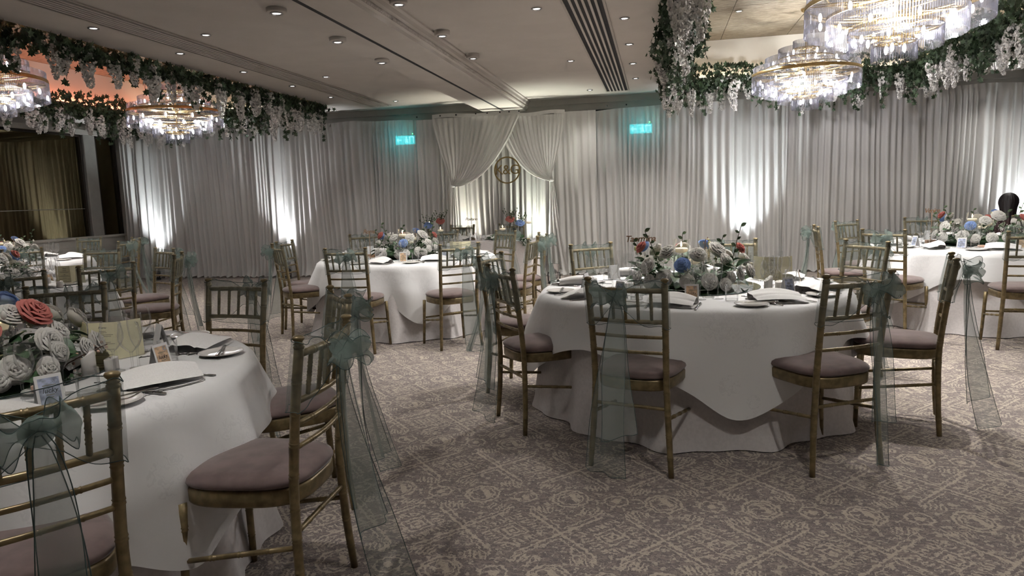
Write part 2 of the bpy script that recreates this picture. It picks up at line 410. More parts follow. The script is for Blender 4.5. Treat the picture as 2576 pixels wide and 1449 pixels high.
# ================================================================== the room
XL, XR, YN, YF, ZC = -10.12, 5.24, -4.0, 11.62, 2.86
struct('floor', MB().add([(XL,YN,0),(XR,YN,0),(XR,YF,0),(XL,YF,0)], [(0,1,2,3)], False), 'carpet_weave')
trays = {'left': (-8.45, -5.20, 4.40, 10.50), 'right': (0.17, 3.42, 4.40, 10.50)}
mb = MB(); xs = [XL, -8.45, -5.20, 0.17, 3.42, XR]; ys = [YN, 4.40, 10.50, YF]
for i in range(5):
    for j in range(3):
        if j == 1 and i in (1, 3): continue
        mb.box(xs[i], xs[i+1], ys[j], ys[j+1], ZC, ZC + 0.03)
ceil_o = struct('ceiling', mb, 'ceiling_paint')
ZT, OFF = 3.42, 0.16
pan = MB().bbox(-0.5, 0.5, -0.5, 0.5, 0, 0.012, 0.003).mesh('panel', 'gold_leaf_paper')
for side, (x0, x1, y0, y1) in trays.items():
    mb = MB(); a0, a1, b0, b1 = x0-OFF, x1+OFF, y0-OFF, y1+OFF
    mb.box(a0-0.03, a0, b0, b1, ZC+0.03, ZT); mb.box(a1, a1+0.03, b0, b1, ZC+0.03, ZT)
    mb.box(a0, a1, b0-0.03, b0, ZC+0.03, ZT); mb.box(a0, a1, b1, b1+0.03, ZC+0.03, ZT)
    mb.box(a0-0.03, a1+0.03, b0-0.03, b1+0.03, ZT+0.012, ZT+0.04)
    tr = struct('trim_1' if side == 'left' else 'trim_2', mb, 'cove_paint')
    nx, ny = 4, 7; dx, dy = (a1-a0)/nx, (b1-b0)/ny
    for i in range(nx):
        for j in range(ny):
            link('panel', pan, tr, loc=(a0+dx*(i+.5), b0+dy*(j+.5), ZT), scale=(dx-0.006, dy-0.006, 1))
    # cove light strips lying on the ledge
    strips = [((a0+.04, a0+.07, b0, b1), 'side'), ((a1-.07, a1-.04, b0, b1), 'side'), ((a0, a1, b1-.07, b1-.04), 'far'), ((a0, a1, b0+.04, b0+.07), 'near')]
    words = {'left': 'pink glowing', 'right': 'warm white glowing'}[side]
    for k, (q, nm) in enumerate(strips):
        mt = 'cove_led_warm' if side == 'right' or nm == 'far' else 'cove_led_pink'
        o = link('cove_light', MB().box(q[0], q[1], q[2], q[3], ZC+0.031, ZC+0.045).mesh('cove_light', mt))
        where = ['left edge', 'right edge', 'far edge', 'near edge'][k]
        col = 'warm white' if mt == 'cove_led_warm' else 'pink'
        tag(o, f'{col} strip light hidden along the {where} of the {side} ceiling recess', 'strip light', 'cove strip lights')
# central ceiling beam with track slot and ornamented cornice
BX0, BX1, ZB = -2.78, -2.12, 2.70
beam = struct('trim_3', MB().box(BX0, -2.475, YN, YF, ZB, ZC-.001).box(-2.435, BX1, YN, YF, ZB, ZC-.001).box(-2.475, -2.435, YN, YF, ZB+0.04, ZC-.001), 'ceiling_paint')
link('track_slot', MB().box(-2.474, -2.436, YN+.01, YF-.01, ZB+0.001, ZB+0.039).mesh('track_slot', 'vent_dark'), beam)
for sgn, bx in ((1, BX1), (-1, BX0)):
    prof = [(0, ZB), (0.010, ZB), (0.014, ZB+.03), (0.034, ZB+.042), (0.036, ZB+.078), (0.056, ZB+.095), (0.062, ZB+.13), (0.085, ZB+.142), (0.085, ZC), (0, ZC)]
    secs = [[(bx+sgn*p[0], y, p[1]) for p in prof] for y in (YN+.002, YF-.002)]
    struct('trim_4' if sgn > 0 else 'trim_5', MB().loft(secs, smooth=False), 'ceiling_paint', beam).name = 'cornice'
bead = MB().ball((0,0,0), 0.017, 8, 6, 0.8, 1.0, 1.0).mesh('bead', 'ceiling_paint')
for k in range(200): link('bead', bead, beam, loc=(BX1+0.036, 4.2+k*0.0368, ZB+0.060))
# walls
mb = MB().box(XL-.1, XR+.1, YF, YF+.1, 0, ZC+.03)
struct('wall_far', mb, 'wall_paint')
struct('wall_near', MB().box(XL-.1, XR+.1, YN-.1, YN, 0, ZC+.03), 'wall_paint')
struct('trim_6', MB().box(XL, XR, YF-0.10, YF, ZC-0.10, ZC-.001).box(XL, XR, YF-0.05, YF, ZC-0.2, ZC-.10), 'wall_paint')
ZS = 0.83
struct('wall_left', MB().box(XL-.1, XL, YN, YF, 0, ZS).box(XL-.1, XL, YN, YF, 2.70, ZC+.03), 'dado_paint')
struct('trim_7', MB().box(XL, XL+.05, YN, YF, ZS-.03, ZS+.012).box(XL, XL+.02, YN, YF, 0.62, 0.66), 'dado_paint')
struct('baseboard_left', MB().box(XL, XL+.02, YN, YF, 0, .12), 'dado_paint')
struct('trim_8', MB().box(XL, XL+.10, YN, YF, 2.66, 2.74), 'wall_paint')
wins = [(11.10, 11.60), (8.55, 10.80), (6.0, 8.27), (3.4, 5.72)]
for k, (y0, y1) in enumerate(wins):
    wn = struct(f'window_{k+1}', MB().box(XL-.05, XL-.03, y0, y1, ZS+.012, 2.66), 'night_window_glass')
    link('frame', MB().box(XL-.03, XL+.012, y0, y0+.04, ZS+.012, 2.66).box(XL-.03, XL+.012, y1-.04, y1, ZS+.012, 2.66).box(XL-.03, XL+.012, y0, y1, 2.62, 2.66).mesh('frame', 'dark_panel'), wn)
    if k: link('transom', MB().box(XL-.03, XL-.02, y0+.04, y1-.04, 1.336, 1.345).mesh('transom', 'pillar_paint'), wn)
for k, (y0, y1) in enumerate([(10.82, 11.08), (8.29, 8.53), (5.74, 5.98)]):
    struct(f'trim_{9+k}', MB().bbox(XL-.03, XL+.05, y0, y1, ZS+.012, 2.66, .008), 'pillar_paint')
struct('wall_right', MB().box(XR, XR+.1, YN, YF, 0, ZC+.03), 'wall_paint')
wn = struct('window_5', MB().box(XR-.012, XR-.002, 7.0, 11.02, 0.0, 2.10), 'dark_panel')
link('frame', MB().box(XR-.03, XR-.002, 10.94, 11.02, 0, 2.10).box(XR-.03, XR-.002, 7.0, 11.02, 2.10, 2.16).mesh('frame', 'sign_gold'), wn)
# ceiling vents: each bar its own piece
def vent(label, x0, x1, y0, y1, n, wbar):
    t = thing('ceiling_vent', label, 'vent', (0, 0, 0), group='slot vents in the ceiling')
    link('backing', MB().box(x0, x1, y0, y1, ZC-.004, ZC-.0005).mesh('backing', 'vent_dark'), t)
    fr = MB(); e = 0.022
    fr.box(x0-e, x0, y0-e, y1+e, ZC-.014, ZC-.0005).box(x1, x1+e, y0-e, y1+e, ZC-.014, ZC-.0005).box(x0, x1, y0-e, y0, ZC-.014, ZC-.0005).box(x0, x1, y1, y1+e, ZC-.014, ZC-.0005)
    link('frame', fr.mesh('frame', 'vent_bar'), t)
    p = (x1-x0)/(n+1)
    bar = MB().box(-wbar/2, wbar/2, y0, y1, ZC-.016, ZC-.004).mesh('slat', 'ceiling_paint')
    for i in range(n): link('slat', bar, t, loc=(x0+p*(i+1), 0, 0))
vent('long dark slot vent on the ceiling left of the beam', -4.585, -4.275, 1.0, 10.97, 6, 0.020)
vent('short black slot vent on the ceiling right of the beam', -0.735, -0.425, 4.2, 10.97, 5, 0.020)
vent('slot vent on the ceiling beyond the right garland', 3.93, 4.24, 4.2, 11.0, 8, 0.018)
vent('slot vent on the ceiling beside the left windows', -9.26, -8.95, 4.2, 11.0, 6, 0.02)
# downlights
rim = MB().lathe([(0.046, -0.001), (0.047, -0.008), (0.040, -0.011), (0.034, -0.006), (0.030, 0.012)], 20, cap=False).mesh('rim', 'lamp_chrome')
lens = MB().lathe([(0.0001, 0.001), (0.030, 0.004)], 16, cap=False).mesh('lens', 'lamp_glow')
drum = MB().lathe([(0.068, 0.048), (0.072, 0.044), (0.072, 0.004), (0.066, -0.001), (0.045, -0.001)], 24, cap=False).mesh('housing', 'ceiling_paint')
ORD = ['nearest', 'second', 'third', 'fourth', 'fifth', 'sixth', 'seventh', 'eighth', 'ninth', 'tenth']
def downlight(x, y, label, surf, e, z=None, cone=105):
    z = ZC - (0.05 if surf else 0.0) if z is None else z
    t = thing('downlight', label, 'ceiling light', (x, y, z), group='ceiling downlights')
    link('rim', rim, t); link('lens', lens, t, loc=(0, 0, -0.0075))
    if surf: link('housing', drum, t, scale=(1, 1, 0.69) if z < 2.7 else None)
    if e: light('SPOT', 'beam', (0, 0, -0.02), e, (1, 0.96, 0.91), t, spot_size=R(cone), spot_blend=0.8, shadow_soft_size=0.04)
rows = [(-2.675, 4.75, 0.985, 6, 'row on the beam left of the dark track', True), (-1.955, 5.33, 1.118, 6, 'row just right of the beam', True),
        (-0.98, 5.99, 2.385, 3, 'row left of the short vent', False), (-0.275, 5.44, 1.13, 5, 'row right of the short vent', False),
        (-4.03, 5.87, 2.37, 3, 'row right of the long vent', False), (-4.745, 5.343, 1.117, 5, 'row left of the long vent', False),
        (4.61, 5.9, 1.19, 5, 'row near the right wall', False), (-9.6, 5.9, 1.19, 4, 'row near the left windows', False)]
for (x, y0, dy, n, nm, surf) in rows:
    n = {'row on the beam left of the dark track': 3, 'row just right of the beam': 3}.get(nm, n)
    for k in range(n):
        downlight(x, y0 + dy*k, f'{"round drum" if surf else "recessed round"} downlight, {ORD[k]} in the {nm}', surf, E_DOWN*(0.6 if surf else 1)*(0.5 if x < -2.5 else 1.3)*(0.3 if y0 + dy*k > 10 else 1)*(2 if n > 3 else 1)*(0 if n > 3 and k % 2 else 1), ZB-0.034 if nm == 'row on the beam left of the dark track' else None)
for side, xx, kk in (('right', (0.98, 2.60), 3.6), ('left', (-7.6, -6.0), 0.9)):
    for i, x in enumerate(xx):
        for k in range(3):
            downlight(x, 5.3 + 1.875*k, f'recessed downlight, {ORD[k]} in the {("left", "right")[i]} row of the {side} gold recess', False, E_DOWN*kk*(1.5 if i == 0 else 0.5)*(1 if side == 'right' else 3*(k == 1)), ZT-.001, 80)
for (x, y, e, nm) in ((-6.4, -1.4, 1.7, 'back row, left end'), (-1.55, -1.4, 1.7, 'back row, beside the beam'), (2.6, -1.4, 1.7, 'back row, right end'),  # fill lamps added out of view to brighten the near tables and carpet
                      (-6.4, 1.3, 1.7, 'middle row, left end'), (-1.55, 1.3, 1.35, 'middle row, beside the beam'), (2.6, 1.3, 1.7, 'middle row, right end'), (0.75, 1.75, 0.95, 'one before the Taormina table')):
    downlight(x, y, f'added fill lamp out of view, {nm}', False, E_DOWN*e, cone=110)

# ================================================================== drapes
def pleats(x0, x1, step, seed, amp=0.045, wmin=0.055, wmax=0.14):
    rg = random.Random(seed); ed = [x0]
    while ed[-1] < x1: ed.append(ed[-1] + rg.uniform(wmin, wmax))
    am = [rg.uniform(0.45, 1.0)*amp for _ in ed]; sk = [rg.uniform(0.3, 0.7) for _ in ed]
    xs = np.arange(x0, x1 + 1e-6, step); ys = np.zeros_like(xs); tw = np.zeros_like(xs)
    for i, x in enumerate(xs):
        k = max(0, np.searchsorted(ed, x, 'right') - 1); k = min(k, len(ed)-2)
        u = (x-ed[k])/(ed[k+1]-ed[k]); u = 0.5*u/sk[k] if u < sk[k] else 0.5+0.5*(u-sk[k])/(1-sk[k])
        ys[i] = -am[k]*(0.5-0.5*math.cos(2*PI*u))**0.8
    return xs, ys
def drape_panel(x0, x1, yb, seed, ztop, mat='voile', amp=0.05, zbot=0.008, flare=0.08, step=0.013, drift=0.05):
    xs, ys = pleats(x0, x1, step, seed, amp)
    rg = random.Random(seed+99); ph = [rg.uniform(0, 6.3) for _ in range(6)]
    zs = [1.0, 0.985, 0.965, 0.94, 0.85, 0.7, 0.55, 0.4, 0.28, 0.17, 0.09, 0.045, 0.015, 0.0]
    V = []
    for t in zs:
        for i, x in enumerate(xs):
            zt = ztop(x); z = zbot + (zt - zbot)*t
            hd = min(1, max(0, (1-t)/0.055))                 # flat gathered heading at the top
            lo = (1-t)
            d = ys[i]*(0.18 + 0.82*hd)*(1 + 0.35*lo) + 0.02*lo*math.sin(x*3.1+ph[0]) - 0.012*math.sin(x*21+ph[1])*hd
            fl = flare*max(0, (0.09-t)/0.09)**2*(0.6+0.6*math.sin(x*9+ph[2]))
            xx = x + drift*lo*lo*math.sin(x*2.3+ph[3]) + 0.012*math.sin(t*5+x*7+ph[4])*lo
            V.append((min(max(xx, x0-.02), x1+.02), yb + d - abs(fl), max(z + (0.03*math.sin(x*26+ph[5])**2 if t < 0.01 else 0), zbot)))
    n = len(xs); V = np.array(V); k = np.arange(n-1)
    F = np.concatenate([np.stack([j*n+k, j*n+k+1, (j+1)*n+k+1, (j+1)*n+k], 1) for j in range(len(zs)-1)])[:, ::-1]
    return np_mesh('drape', V, F, mat, True)
def ztop_fn(seed, base=2.665):
    rg = random.Random(seed); p, q = rg.uniform(0, 6), rg.uniform(0, 6)
    return lambda x: base - 0.045*abs(math.sin(x*1.05+p))**1.4 + 0.012*math.sin(x*5.3+q)
def zmain(x):            # the rail dips a little towards the middle of the wall
    return 2.675 - 0.07*math.exp(-((x+1.9)/2.0)**2) - 0.020*abs(math.sin(x*1.3+.4)) + 0.006*math.sin(x*7.0)
YD = 11.30
panels = [(-9.78, -6.75, 'white voile drape at the left end beside the dark windows'), (-6.83, -3.86, 'white voile drape left of the swags, around the left exit sign'),
          (-3.90, -0.98, 'white voile drape hanging behind the round K&G sign'), (-1.02, 1.98, 'white voile drape right of the swags, around the right exit sign'), (1.90, 5.17, 'white voile drape at the right end behind the Venice table')]
for k, (x0, x1, lab) in enumerate(panels):
    o = link('voile_drape', drape_panel(x0, x1, YD+0.012*(k % 2), 10+k, zmain, amp=0.075))
    tag(o, lab, 'drape', 'voile drapes along the far wall')
# swagged pair of front drapes
def bez(a, b, c, d, t):
    u = 1-t; return tuple(u*u*u*a[i]+3*u*u*t*b[i]+3*u*t*t*c[i]+t*t*t*d[i] for i in range(len(a)))
def swag(name, label, inner, outer, tie, yb, seed, tail, nf=15):
    root = thing(name, label, 'drape', (tie[0], yb, 0), group='swagged front drapes'); x0 = tie[0]
    rg = random.Random(seed); ph = [rg.uniform(0, 6.28) for _ in range(5)]
    def fn(s, t):
        s2 = s
        P = []
        for k in range(4): P.append(tuple(outer[k][i]*(1-s2)+inner[k][i]*s2 for i in range(2)))
        P[3] = (tie[0] + (s-0.5)*0.05, tie[1] + (0.5-s)*0.03)
        q = bez(*P, t)
        a = (1-0.75*t)*(0.2+0.8*min(1, t/0.08))
        y = -0.055*a*abs(math.sin(PI*nf*s + ph[0]+0.8*math.sin(3*s+ph[1]))) + 0.02*a*math.sin(PI*5*s+ph[2]) - 0.10*math.sin(PI*min(1, t))*s**2
        return (q[0]-x0, y, q[1])
    link('swag', MB().grid(fn, 150, 26).mesh('swag', 'voile_front'), root)
    link('heading', MB().grid(lambda s, t: (outer[0][0]*(1-s)+inner[0][0]*s - x0, -0.012*abs(math.sin(40*s))*t, outer[0][1]*(1-s)+inner[0][1]*s + 0.06*(1-t) + 0.012*math.sin(9*s)), 60, 4).mesh('heading', 'voile_front'), root)
    def tf(s, t):
        wdt = 0.05 + tail[2]*t**0.55; xc = tie[0] + tail[0]*t
        y = -0.03*math.sin(2*PI*3.5*s+ph[3])*(0.35+0.65*t) - 0.015
        return (xc + (s-0.5)*wdt + tail[1]*t*t*(s-0.3) - x0, y - 0.05*max(0, t-.96)/.04, tie[1]*(1-t)+0.006)
    link('tail', MB().grid(tf, 50, 20).mesh('tail', 'voile_front'), root)
    link('tie', MB().lathe([(0.028, -0.02), (0.034, 0.0), (0.028, 0.02)], 12, (0, -0.01, tie[1])).mesh('tie', 'voile_front'), root)
    ol = outer[0][0]
    return root
swag('swag_drape', 'white drape swept left of the round K&G sign and tied', [(-2.13, 2.60), (-2.30, 2.10), (-2.70, 1.50), (-3.29, 1.48)],
     [(-3.60, 2.61), (-3.56, 2.25), (-3.36, 1.75), (-3.29, 1.48)], (-3.29, 1.50), 11.10, 3, (-0.03, 0.03, 0.16))
swag('swag_drape', 'white drape swept right of the round K&G sign and tied', [(-2.55, 2.57), (-2.42, 2.12), (-2.12, 1.55), (-1.65, 1.53)],
     [(-1.42, 2.58), (-1.45, 2.2), (-1.60, 1.80), (-1.65, 1.53)], (-1.65, 1.54), 11.16, 8, (0.02, 0.22, 0.13))
for (x0, x1, lab, sd) in ((-3.93, -3.33, 'plain white drape hanging left of the left swag tie', 31), (-1.60, -0.93, 'plain white drape hanging right of the right swag tie', 37)):
    tag(link('voile_drape', drape_panel(x0, x1, 11.235, sd, lambda x: 2.615, 'voile_front', amp=0.05)), lab, 'drape', 'voile drapes along the far wall')
# drape rail with uprights and clips
t = thing('drape_rail', 'thin black rail carrying the white drapes along the far wall', 'rail', (0, 0, 0))
link('rail', MB().tube([(-9.9, 11.36, 2.62), (XR-.02, 11.36, 2.62)], 0.012, 6).mesh('rail', 'lamp_black'), t)
up = MB().tube([(0, 11.36, 0), (0, 11.36, 2.61)], 0.016, 6).mesh('upright', 'lamp_black')
for x in (-9.6, -6.75, -3.88, -1.0, 1.98, 5.1): link('upright', up, t, loc=(x, 0, 0))
clip = MB().ball((0, 0, 0), 0.013, 6, 4).mesh('clip', 'lamp_black')
for x in (-3.85, -3.45, -3.18, -2.85, -2.66, -2.45, -2.30, -2.14, -0.75, -0.45): link('clip', clip, t, loc=(x, 11.06, 2.645))
# gold hoop with K&G
t = thing('monogram_hoop', 'gold hoop sign reading K&G between the swags', 'sign', (-2.355, 11.02, 1.725))
hp = [(0.205*math.cos(2*PI*k/48), 0, 0.205*math.sin(2*PI*k/48)) for k in range(49)]
link('hoop', MB().grid(lambda u, v: [((0.205+0.011*a)*math.cos(2*PI*u), 0.006*b, (0.205+0.011*a)*math.sin(2*PI*u)) for a, b in ((-1,-1),(1,-1),(1,1),(-1,1),(-1,-1))][min(4, int(v*4+.5))], 48, 5, True, False).mesh('hoop', 'sign_gold'), t)
me = text_mesh('K&G', 0.205, 'sign_gold', 0.005, space=0.86); link('lettering', me, t, matrix=T(0, 0, 0) @ RX(PI/2) @ Matrix.Diagonal((1.05, 1.05, 1, 1)))
link('hanging_cord', MB().tube([(0, 0.0, 0.205), (-0.004, 0.0, 0.225), (0.0, 0.02, 0.6)], 0.003, 5).mesh('hanging_cord', 'voile_front'), t)
# exit signs glowing through the voile
for (x, z, lab) in ((-4.25, 2.33, 'teal exit sign glowing through the drape left of the swags'), (-0.245, 2.315, 'teal exit sign glowing through the drape right of the swags')):
    t = thing('exit_sign', lab, 'exit sign', (x, 11.555, z), group='exit signs behind the voile')
    link('casing', MB().bbox(-0.19, 0.19, 0.0, 0.06, -0.085, 0.085, .006).mesh('casing', 'white_enamel'), t)
    link('face', MB().box(-0.175, 0.175, -0.006, 0.001, -0.072, 0.072).mesh('face', 'exit_glow'), t)
    p2 = MB().tube([(0.02, -.007, 0.02), (0.03, -.007, -0.015), (0.0, -.007, -0.05)], 0.008, 5).tube([(0.03, -.007, -0.015), (0.055, -.007, -0.05)], 0.008, 5).tube([(-0.01, -.007, 0.0), (0.02, -.007, 0.018), (0.045, -.007, 0.0)], 0.007, 5).ball((0.024, -.007, 0.042), 0.012, 8, 5)
    p2.tube([(-0.15, -.007, 0), (-0.07, -.007, 0)], 0.008, 5).tube([(-0.12, -.007, 0.03), (-0.15, -.007, 0), (-0.12, -.007, -0.03)], 0.008, 5)
    p2.box(0.075, 0.088, -0.009, -0.005, -0.05, 0.05).box(0.142, 0.155, -0.009, -0.005, -0.05, 0.05).box(0.075, 0.155, -0.009, -0.005, 0.042, 0.055)
    link('pictogram', p2.mesh('pictogram', 'exit_white'), t)
    link('status_light', MB().ball((0.14, -0.01, 0.10), 0.008, 8, 5).mesh('status_light', 'exit_led'), t)
# uplighters on the floor
def uplighter(x, y, label, e, col, tilt=R(5)):
    t = thing('uplighter', label, 'floor lamp', (x, y, 0), group='floor uplighters at the drapes')
    link('base', MB().lathe([(0.09, 0), (0.095, 0.01), (0.085, 0.03), (0.05, 0.05)], 20).mesh('base', 'lamp_black'), t)
    for sx in (-1, 1): link('bracket', MB().tube([(sx*0.085, 0, 0.03), (sx*0.09, 0, 0.13), (sx*0.08, 0, 0.17)], 0.008, 6).mesh('bracket', 'lamp_black'), t)
    h = link('head', MB().lathe([(0.045, 0.0), (0.066, 0.02), (0.072, 0.08), (0.074, 0.20), (0.080, 0.21), (0.080, 0.225), (0.070, 0.225)], 24, cap=False).lathe([(0.0001, 0.0), (0.045, 0.0)], 24, cap=False).mesh('head', 'lamp_chrome'), t, loc=(0, 0, 0.07), rot=(-tilt, 0, 0))
    link('lens', MB().lathe([(0.0001, 0.19), (0.070, 0.19)], 20, cap=False).mesh('lens', 'lamp_glow'), h)
    s = light('SPOT', 'beam', (0, 0, 0.24), e, col, h, spot_size=R(72), spot_blend=1.0, shadow_soft_size=0.06); s.rotation_euler = (PI, 0, 0)
UP = [(-9.02, 11.0, 'chrome uplighter at the drape by the left windows', 1.25, (0.90, 0.97, 1.0)), (-6.38, 11.0, 'chrome uplighter at the drape behind the left chairs of the Roma table', 1.3, (0.93, 0.97, 1.0)),
      (-3.05, 11.0, 'chrome uplighter at the drape left of the head table', .8, (1.0, 0.97, 0.82)), (-1.93, 11.0, 'chrome uplighter at the drape under the right swag', 1.0, (0.95, 1.0, 0.86)),
      (1.33, 11.0, 'chrome uplighter at the drape behind the Taormina table', 1.3, (0.86, 0.96, 1.0)), (5.02, 11.0, 'chrome uplighter at the right end of the drapes', 1.4, (0.92, 0.97, 1.0))]
for (x, y, lab, k, c) in UP: uplighter(x, y, lab, E_UP*k, c)
uplighter(-1.50, 10.10, 'silver spotlight standing on the carpet right of the head table', E_UP*0.25, (1.0, 0.97, 0.85), R(12))

# ================================================================== chandeliers
TIERS = [(0.615, 0.0, -0.20), (0.462, -0.085, -0.27), (0.312, -0.195, -0.345), (0.150, -0.285, -0.43)]
UPT = [(0.600, 0.095, 0.015), (0.462, 0.20, 0.075), (0.312, 0.30, 0.175), (0.145, 0.385, 0.285)]
hexa = np.array([(math.cos(PI/3*k), math.sin(PI/3*k)) for k in range(6)])
def rods(r, z1, z0, rr=0.0052, gap=0.0180):
    n = int(2*PI*r/gap); out = []
    for i in range(n):
        a = 2*PI*i/n; out.append((r*math.cos(a), r*math.sin(a), z0 + random.uniform(-.004, .004), z1))
    return out
def rod_mesh(lst, rr=0.0052):
    V = []; F = []
    for k, (x, y, z0, z1) in enumerate(lst):
        ring = hexa*rr + (x, y)
        V.append(np.c_[ring, np.full(6, z0)]); V.append(np.c_[ring, np.full(6, z1)])
        o = k*12
        F += [(o+i, o+(i+1) % 6, o+6+(i+1) % 6, o+6+i) for i in range(6)]
    return np_mesh('crystal_rods', np.concatenate(V), np.array(F), 'crystal', False)
def band(r, z, h=0.030, wd=0.004):
    return MB().lathe([(r+wd, z-h/2), (r+wd, z+h/2), (r-wd, z+h/2), (r-wd, z-h/2), (r+wd, z-h/2)], 72, cap=False).mesh('gold_band', 'chandelier_gold')
single = MB().lathe([(0.0052, 0), (0.0052, 1)], 6).mesh('crystal_rod', 'crystal')
for p in single.polygons: p.use_smooth = False
bulbm = MB().ball((0, 0, 0), 0.014, 8, 6, 1, 1, 2.3).mesh('bulb', 'bulb_glow')
proto_t = []
for i, (r, z1, z0) in enumerate(TIERS): proto_t.append((band(r, z1, 0.034 if i == 0 else 0.022), rods(r, z1-.005, z0)))
proto_u = [(band(r, z0, 0.016), rods(r, z1, z0)) for (r, z1, z0) in UPT]
ALLT = proto_t + proto_u
MESHES = [(b, rod_mesh(l)) for b, l in ALLT]
frame_mb = MB()
for (r, z1, z0) in TIERS + [(a, c, b) for a, b, c in UPT]:
    for k in range(3):
        a = PI/3*k; frame_mb.tube([(r*math.cos(a), r*math.sin(a), z1), (-r*math.cos(a), -r*math.sin(a), z1)], 0.006, 5)
frame_mb.tube([(0, 0, -0.29), (0, 0, 0.42)], 0.012, 8)
FRAME = frame_mb.mesh('frame', 'chandelier_gold')
def chain_mesh(z0, z1):
    mb = MB(); n = int((z1-z0)/0.042)
    for k in range(n):
        zc = z0 + (k+.5)*(z1-z0)/n; pts = []
        for j in range(11):
            a = 2*PI*j/10; u = 0.014*math.cos(a); v = 0.027*math.sin(a); pts.append((u, 0, zc+v) if k % 2 else (0, u, zc+v))
        mb.tube(pts, 0.0035, 5, cap=False)
    return mb.mesh('chain', 'chandelier_gold')
def chandelier(x, y, z, label, near, k_=1.0):
    t = thing('chandelier', label, 'chandelier', (x, y, z), group='tiered crystal chandeliers')
    fr = link('frame', FRAME, t)
    link('chain', chain_mesh(0.42, ZT-z-.03), t)
    link('ceiling_rose', MB().lathe([(0.02, ZT-z-.05), (0.06, ZT-z-.03), (0.07, ZT-z-.001)], 20).mesh('ceiling_rose', 'chandelier_gold'), t)
    cl = camo.location
    for i, ((b, l), (bm_, rm)) in enumerate(zip(ALLT, MESHES)):
        bo = link('gold_band', bm_, t)
        if near and i < 4:
            q = sorted(l, key=lambda p: (x+p[0])**2*0.2 + (y+p[1]))
            ns = [140, 90, 45, 25][i]
            for (rx, ry, z0, z1) in q[:ns]: link('crystal_rod', single, bo, matrix=T(rx, ry, z0) @ Matrix.Diagonal((1, 1, z1-z0, 1)))
            if len(q) > ns: tag(link('crystal_rods', rod_mesh(q[ns:]), bo), kind='stuff')
        else: tag(link('crystal_rods', rm, bo), kind='stuff')
    for (r, zz, n) in ((0.53, -0.09, 10), (0.39, -0.17, 8), (0.23, -0.26, 6), (0.07, -0.34, 3), (0.38, 0.13, 8), (0.22, 0.23, 5)):
        for k in range(n): a = 2*PI*(k+.3*r)/n; link('bulb', bulbm, fr, loc=(r*math.cos(a), r*math.sin(a), zz))
    for k in range(3):
        a = 2*PI*k/3+.3; light('POINT', 'glow', (0.36*math.cos(a), 0.36*math.sin(a), -0.15), k_*E_CHAND/3*1.2, (1.0, 0.975, 0.945), t, shadow_soft_size=0.035)
chandelier(1.72, 5.752, 2.625, 'large tiered crystal chandelier nearest the camera, cut by the top edge', True)
chandelier(1.78, 9.226, 2.668, 'tiered crystal chandelier on a gold chain, farther one in the right recess', False)
chandelier(-6.63, 8.81, 2.635, 'tiered crystal chandelier in the pink-lit left ceiling recess', False, 0.35)
chandelier(-6.63, 5.85, 2.63, 'tiered crystal chandelier cut by the left picture edge', False, 0.35)

# ================================================================== ivy garlands
pts = [(0, -0.50), (0.16, -0.30), (0.46, -0.42), (0.30, -0.08), (0.52, 0.20), (0.20, 0.20), (0, 0.62), (-0.20, 0.20), (-0.52, 0.20), (-0.30, -0.08), (-0.46, -0.42), (-0.16, -0.30)]
LV = np.array([(x, y, 0.10*abs(x) + 0.06*(y-.1)**2) for x, y in pts] + [(0, -0.05, -0.05)])
LF = np.array([(k, (k+1) % 12, 12) for k in range(12)])
def rand_rot(n, r, tilt=1.0):
    # leaves hang tip-down-ish, facing out in any direction
    yaw = r.uniform(0, 2*PI, n); pit = r.normal(0.6*PI, 0.45*tilt, n); rol = r.uniform(-0.7, 0.7, n)
    cy, sy, cp, sp, cr, sr = np.cos(yaw), np.sin(yaw), np.cos(pit), np.sin(pit), np.cos(rol), np.sin(rol)
    z = np.zeros(n); o = np.ones(n)
    Rz = np.stack([np.stack([cy, -sy, z], 1), np.stack([sy, cy, z], 1), np.stack([z, z, o], 1)], 1)
    Rx = np.stack([np.stack([o, z, z], 1), np.stack([z, cp, -sp], 1), np.stack([z, sp, cp], 1)], 1)
    Ry = np.stack([np.stack([cr, z, sr], 1), np.stack([z, o, z], 1), np.stack([-sr, z, cr], 1)], 1)
    return Rz @ Rx @ Ry
def leaves_mesh(name, P, Rm, Sz, mat):
    n = len(P); V = np.einsum('nij,kj->nki', Rm, LV)*Sz[:, None, None] + P[:, None, :]
    F = (LF[None] + (np.arange(n)*len(LV))[:, None, None]).reshape(-1, 3)
    return np_mesh(name, V.reshape(-1, 3), F, mat, False)
def wisteria_mesh(seed):
    r = np.random.default_rng(seed); n = 190; t = r.uniform(0, 1, n)**0.85; ln = r.uniform(0.30, 0.42)
    rad = 0.062*(1-t)**0.5*(0.5+0.5*np.minimum(1, t/0.1)) + 0.008; a = r.uniform(0, 2*PI, n)
    P = np.stack([rad*np.cos(a)+0.02*np.sin(5*t+seed), rad*np.sin(a), -t*ln], 1); s = (0.040*(1-t*0.5))*r.uniform(0.7, 1.2, n)
    # one blossom: a shallow cup of four petals
    BV = np.array([(0, 0, -0.2), (.6, 0, .25), (.35, .5, .1), (0, .6, .25), (-.35, .5, .1), (-.6, 0, .25), (-.35, -.5, .1), (0, -.6, .25), (.35, -.5, .1)]); BF = np.array([(0, k, k % 8+1) for k in range(1, 9)])
    Rm = rand_rot(n, r, 1.6); V = np.einsum('nij,kj->nki', Rm, BV)*s[:, None, None]*1.0 + P[:, None, :]
    F = (BF[None] + (np.arange(n)*9)[:, None, None]).reshape(-1, 3)
    return np_mesh('wisteria', V.reshape(-1, 3), F, 'wisteria_white', False)
WIS = [wisteria_mesh(k) for k in range(6)]
LEAF1 = np_mesh('ivy_leaf', LV, LF, 'ivy_green', False)
